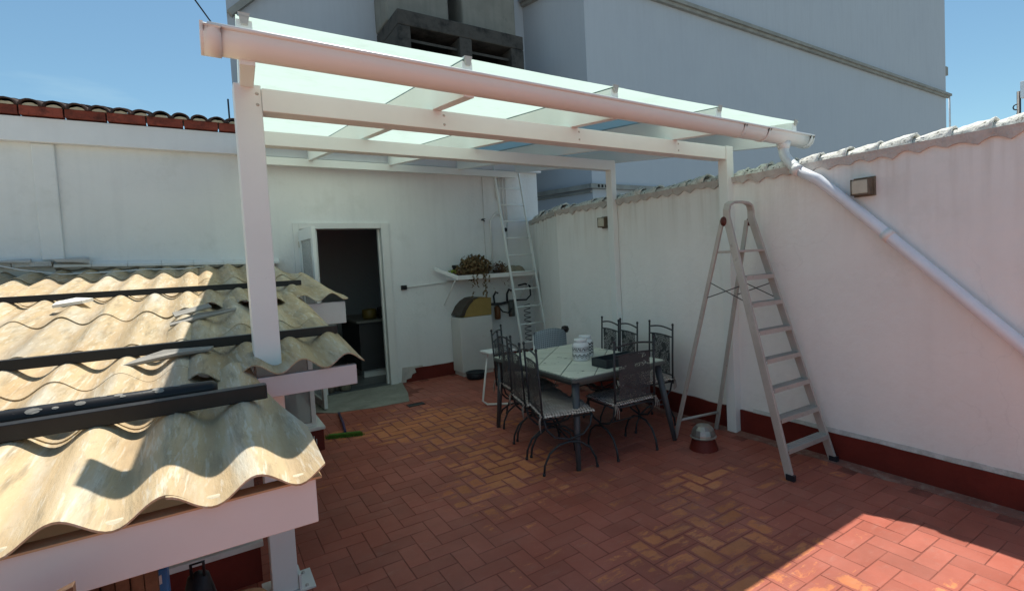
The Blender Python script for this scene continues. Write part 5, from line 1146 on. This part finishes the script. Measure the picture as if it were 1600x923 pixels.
MB().tube([(3.86, 7.47, 1.0), (3.92, 7.44, .90), (4.02, 7.44, .87), (4.10, 7.45, .93)], .011, 8).build('hose', navy, t)
m = MB(); n = 180; m.tube([(4.37+.055*math.cos(k*2*math.pi/22), 7.42+.05*math.sin(k*2*math.pi/22), .98-.62*k/n) for k in range(n+1)], .006, 6); m.build('coiled_hose', navy, t)
# broom and floor drain, small marks
t = thing('floor_broom', 'green bristled broom with purple handle lying on the floor by the stairwell', 'broom', (1.05, 5.6, 0))
hd = Vector((1.00, 5.63, 0)); tl = Vector((1.26, 5.50, 0)); m = MB(); rg = random.Random(4)
for k in range(420):
    s_ = rg.random(); p = Vector((.90, 5.66, 0)).lerp(Vector((1.22, 5.52, 0)), s_)+Vector((rg.uniform(-.02, .02), rg.uniform(-.03, .03), .003)); q = p+Vector((rg.uniform(-.012, .012), rg.uniform(-.012, .012), rg.uniform(.02, .05)))
    m.add([p-Vector((.003, 0, 0)), p+Vector((.003, 0, 0)), q], [(0, 1, 2)])
m.build('bristles', greenm, t)
MB().bar((.92, 5.65, .035), (1.20, 5.53, .035), .04, .02).build('brush_head', greenm, t, .004); MB().tube([(1.07, 5.60, .05), (1.13, 6.0, .045), (1.19, 6.52, .02)], .013, 8).build('handle', purple, t)
t = thing('floor_drain', 'small dark rectangular drain grate in the floor near the doorway', 'drain', (2.03, 6.26, 0)); m = MB()
m.box(1.93, 2.13, 6.20, 6.22, .001, .008); m.box(1.93, 2.13, 6.30, 6.32, .001, .008); m.box(1.93, 1.95, 6.2205, 6.2995, .001, .008); m.box(2.11, 2.13, 6.2205, 6.2995, .001, .008); m.build('frame', iron, t); MB().box(1.951, 2.109, 6.221, 6.299, .001, .004).build('grate', blackp, t)
m_ = MB().prism([(3.02, 1.12), (3.05, 1.13), (3.08, 1.05), (3.20, .99), (3.10, 1.00)], .0015, .0022)
# antenna beyond the wall
t = thing('antenna_mast', 'dark antenna mast with small panel beyond the boundary wall', 'antenna', (5.5, 1.37, 0))
MB().tube([(5.5, 1.37, -3.9), (5.5, 1.37, 2.86)], .014, 8).build('mast', iron, t); MB().box(5.47, 5.53, 1.325, 1.355, 2.80, 2.93).build('panel', zincm, t, .004)
MB().tube([(5.5+0, 1.385+.022*math.cos(a*.7), 2.74+.022*math.sin(a*.7)) for a in range(10)], .005, 6).build('ring', iron, t); MB().hexa([(5.49, 1.36, 2.62), (5.51, 1.36, 2.62), (5.51, 1.40, 2.62), (5.49, 1.40, 2.62), (5.49, 1.365, 2.70), (5.51, 1.365, 2.70), (5.51, 1.38, 2.70), (5.49, 1.38, 2.70)]).build('bracket', iron, t)
# overhead wires
m = MB()
for (a, b, c) in (((-1.6, 7.5, 7.4), (.05, 9.0, 5.75), (.64, 10.75, 5.62)), ((-.75, 7.5, 7.3), (.05, 9.0, 5.77), (.64, 10.75, 5.64))):
    m.tube([a, b, c], .006, 6)
tag(m.build('overhead_wires', iron), 'two thin wires crossing the sky above the gutter end', 'wires')
t = MB().tube([(.43, 8.6, 3.6), (.43, 8.6, 4.15)], .012, 6).build('roof_rod', iron); tag(t, 'thin upright rod on the tiled roof beside the thick white post', 'rod')
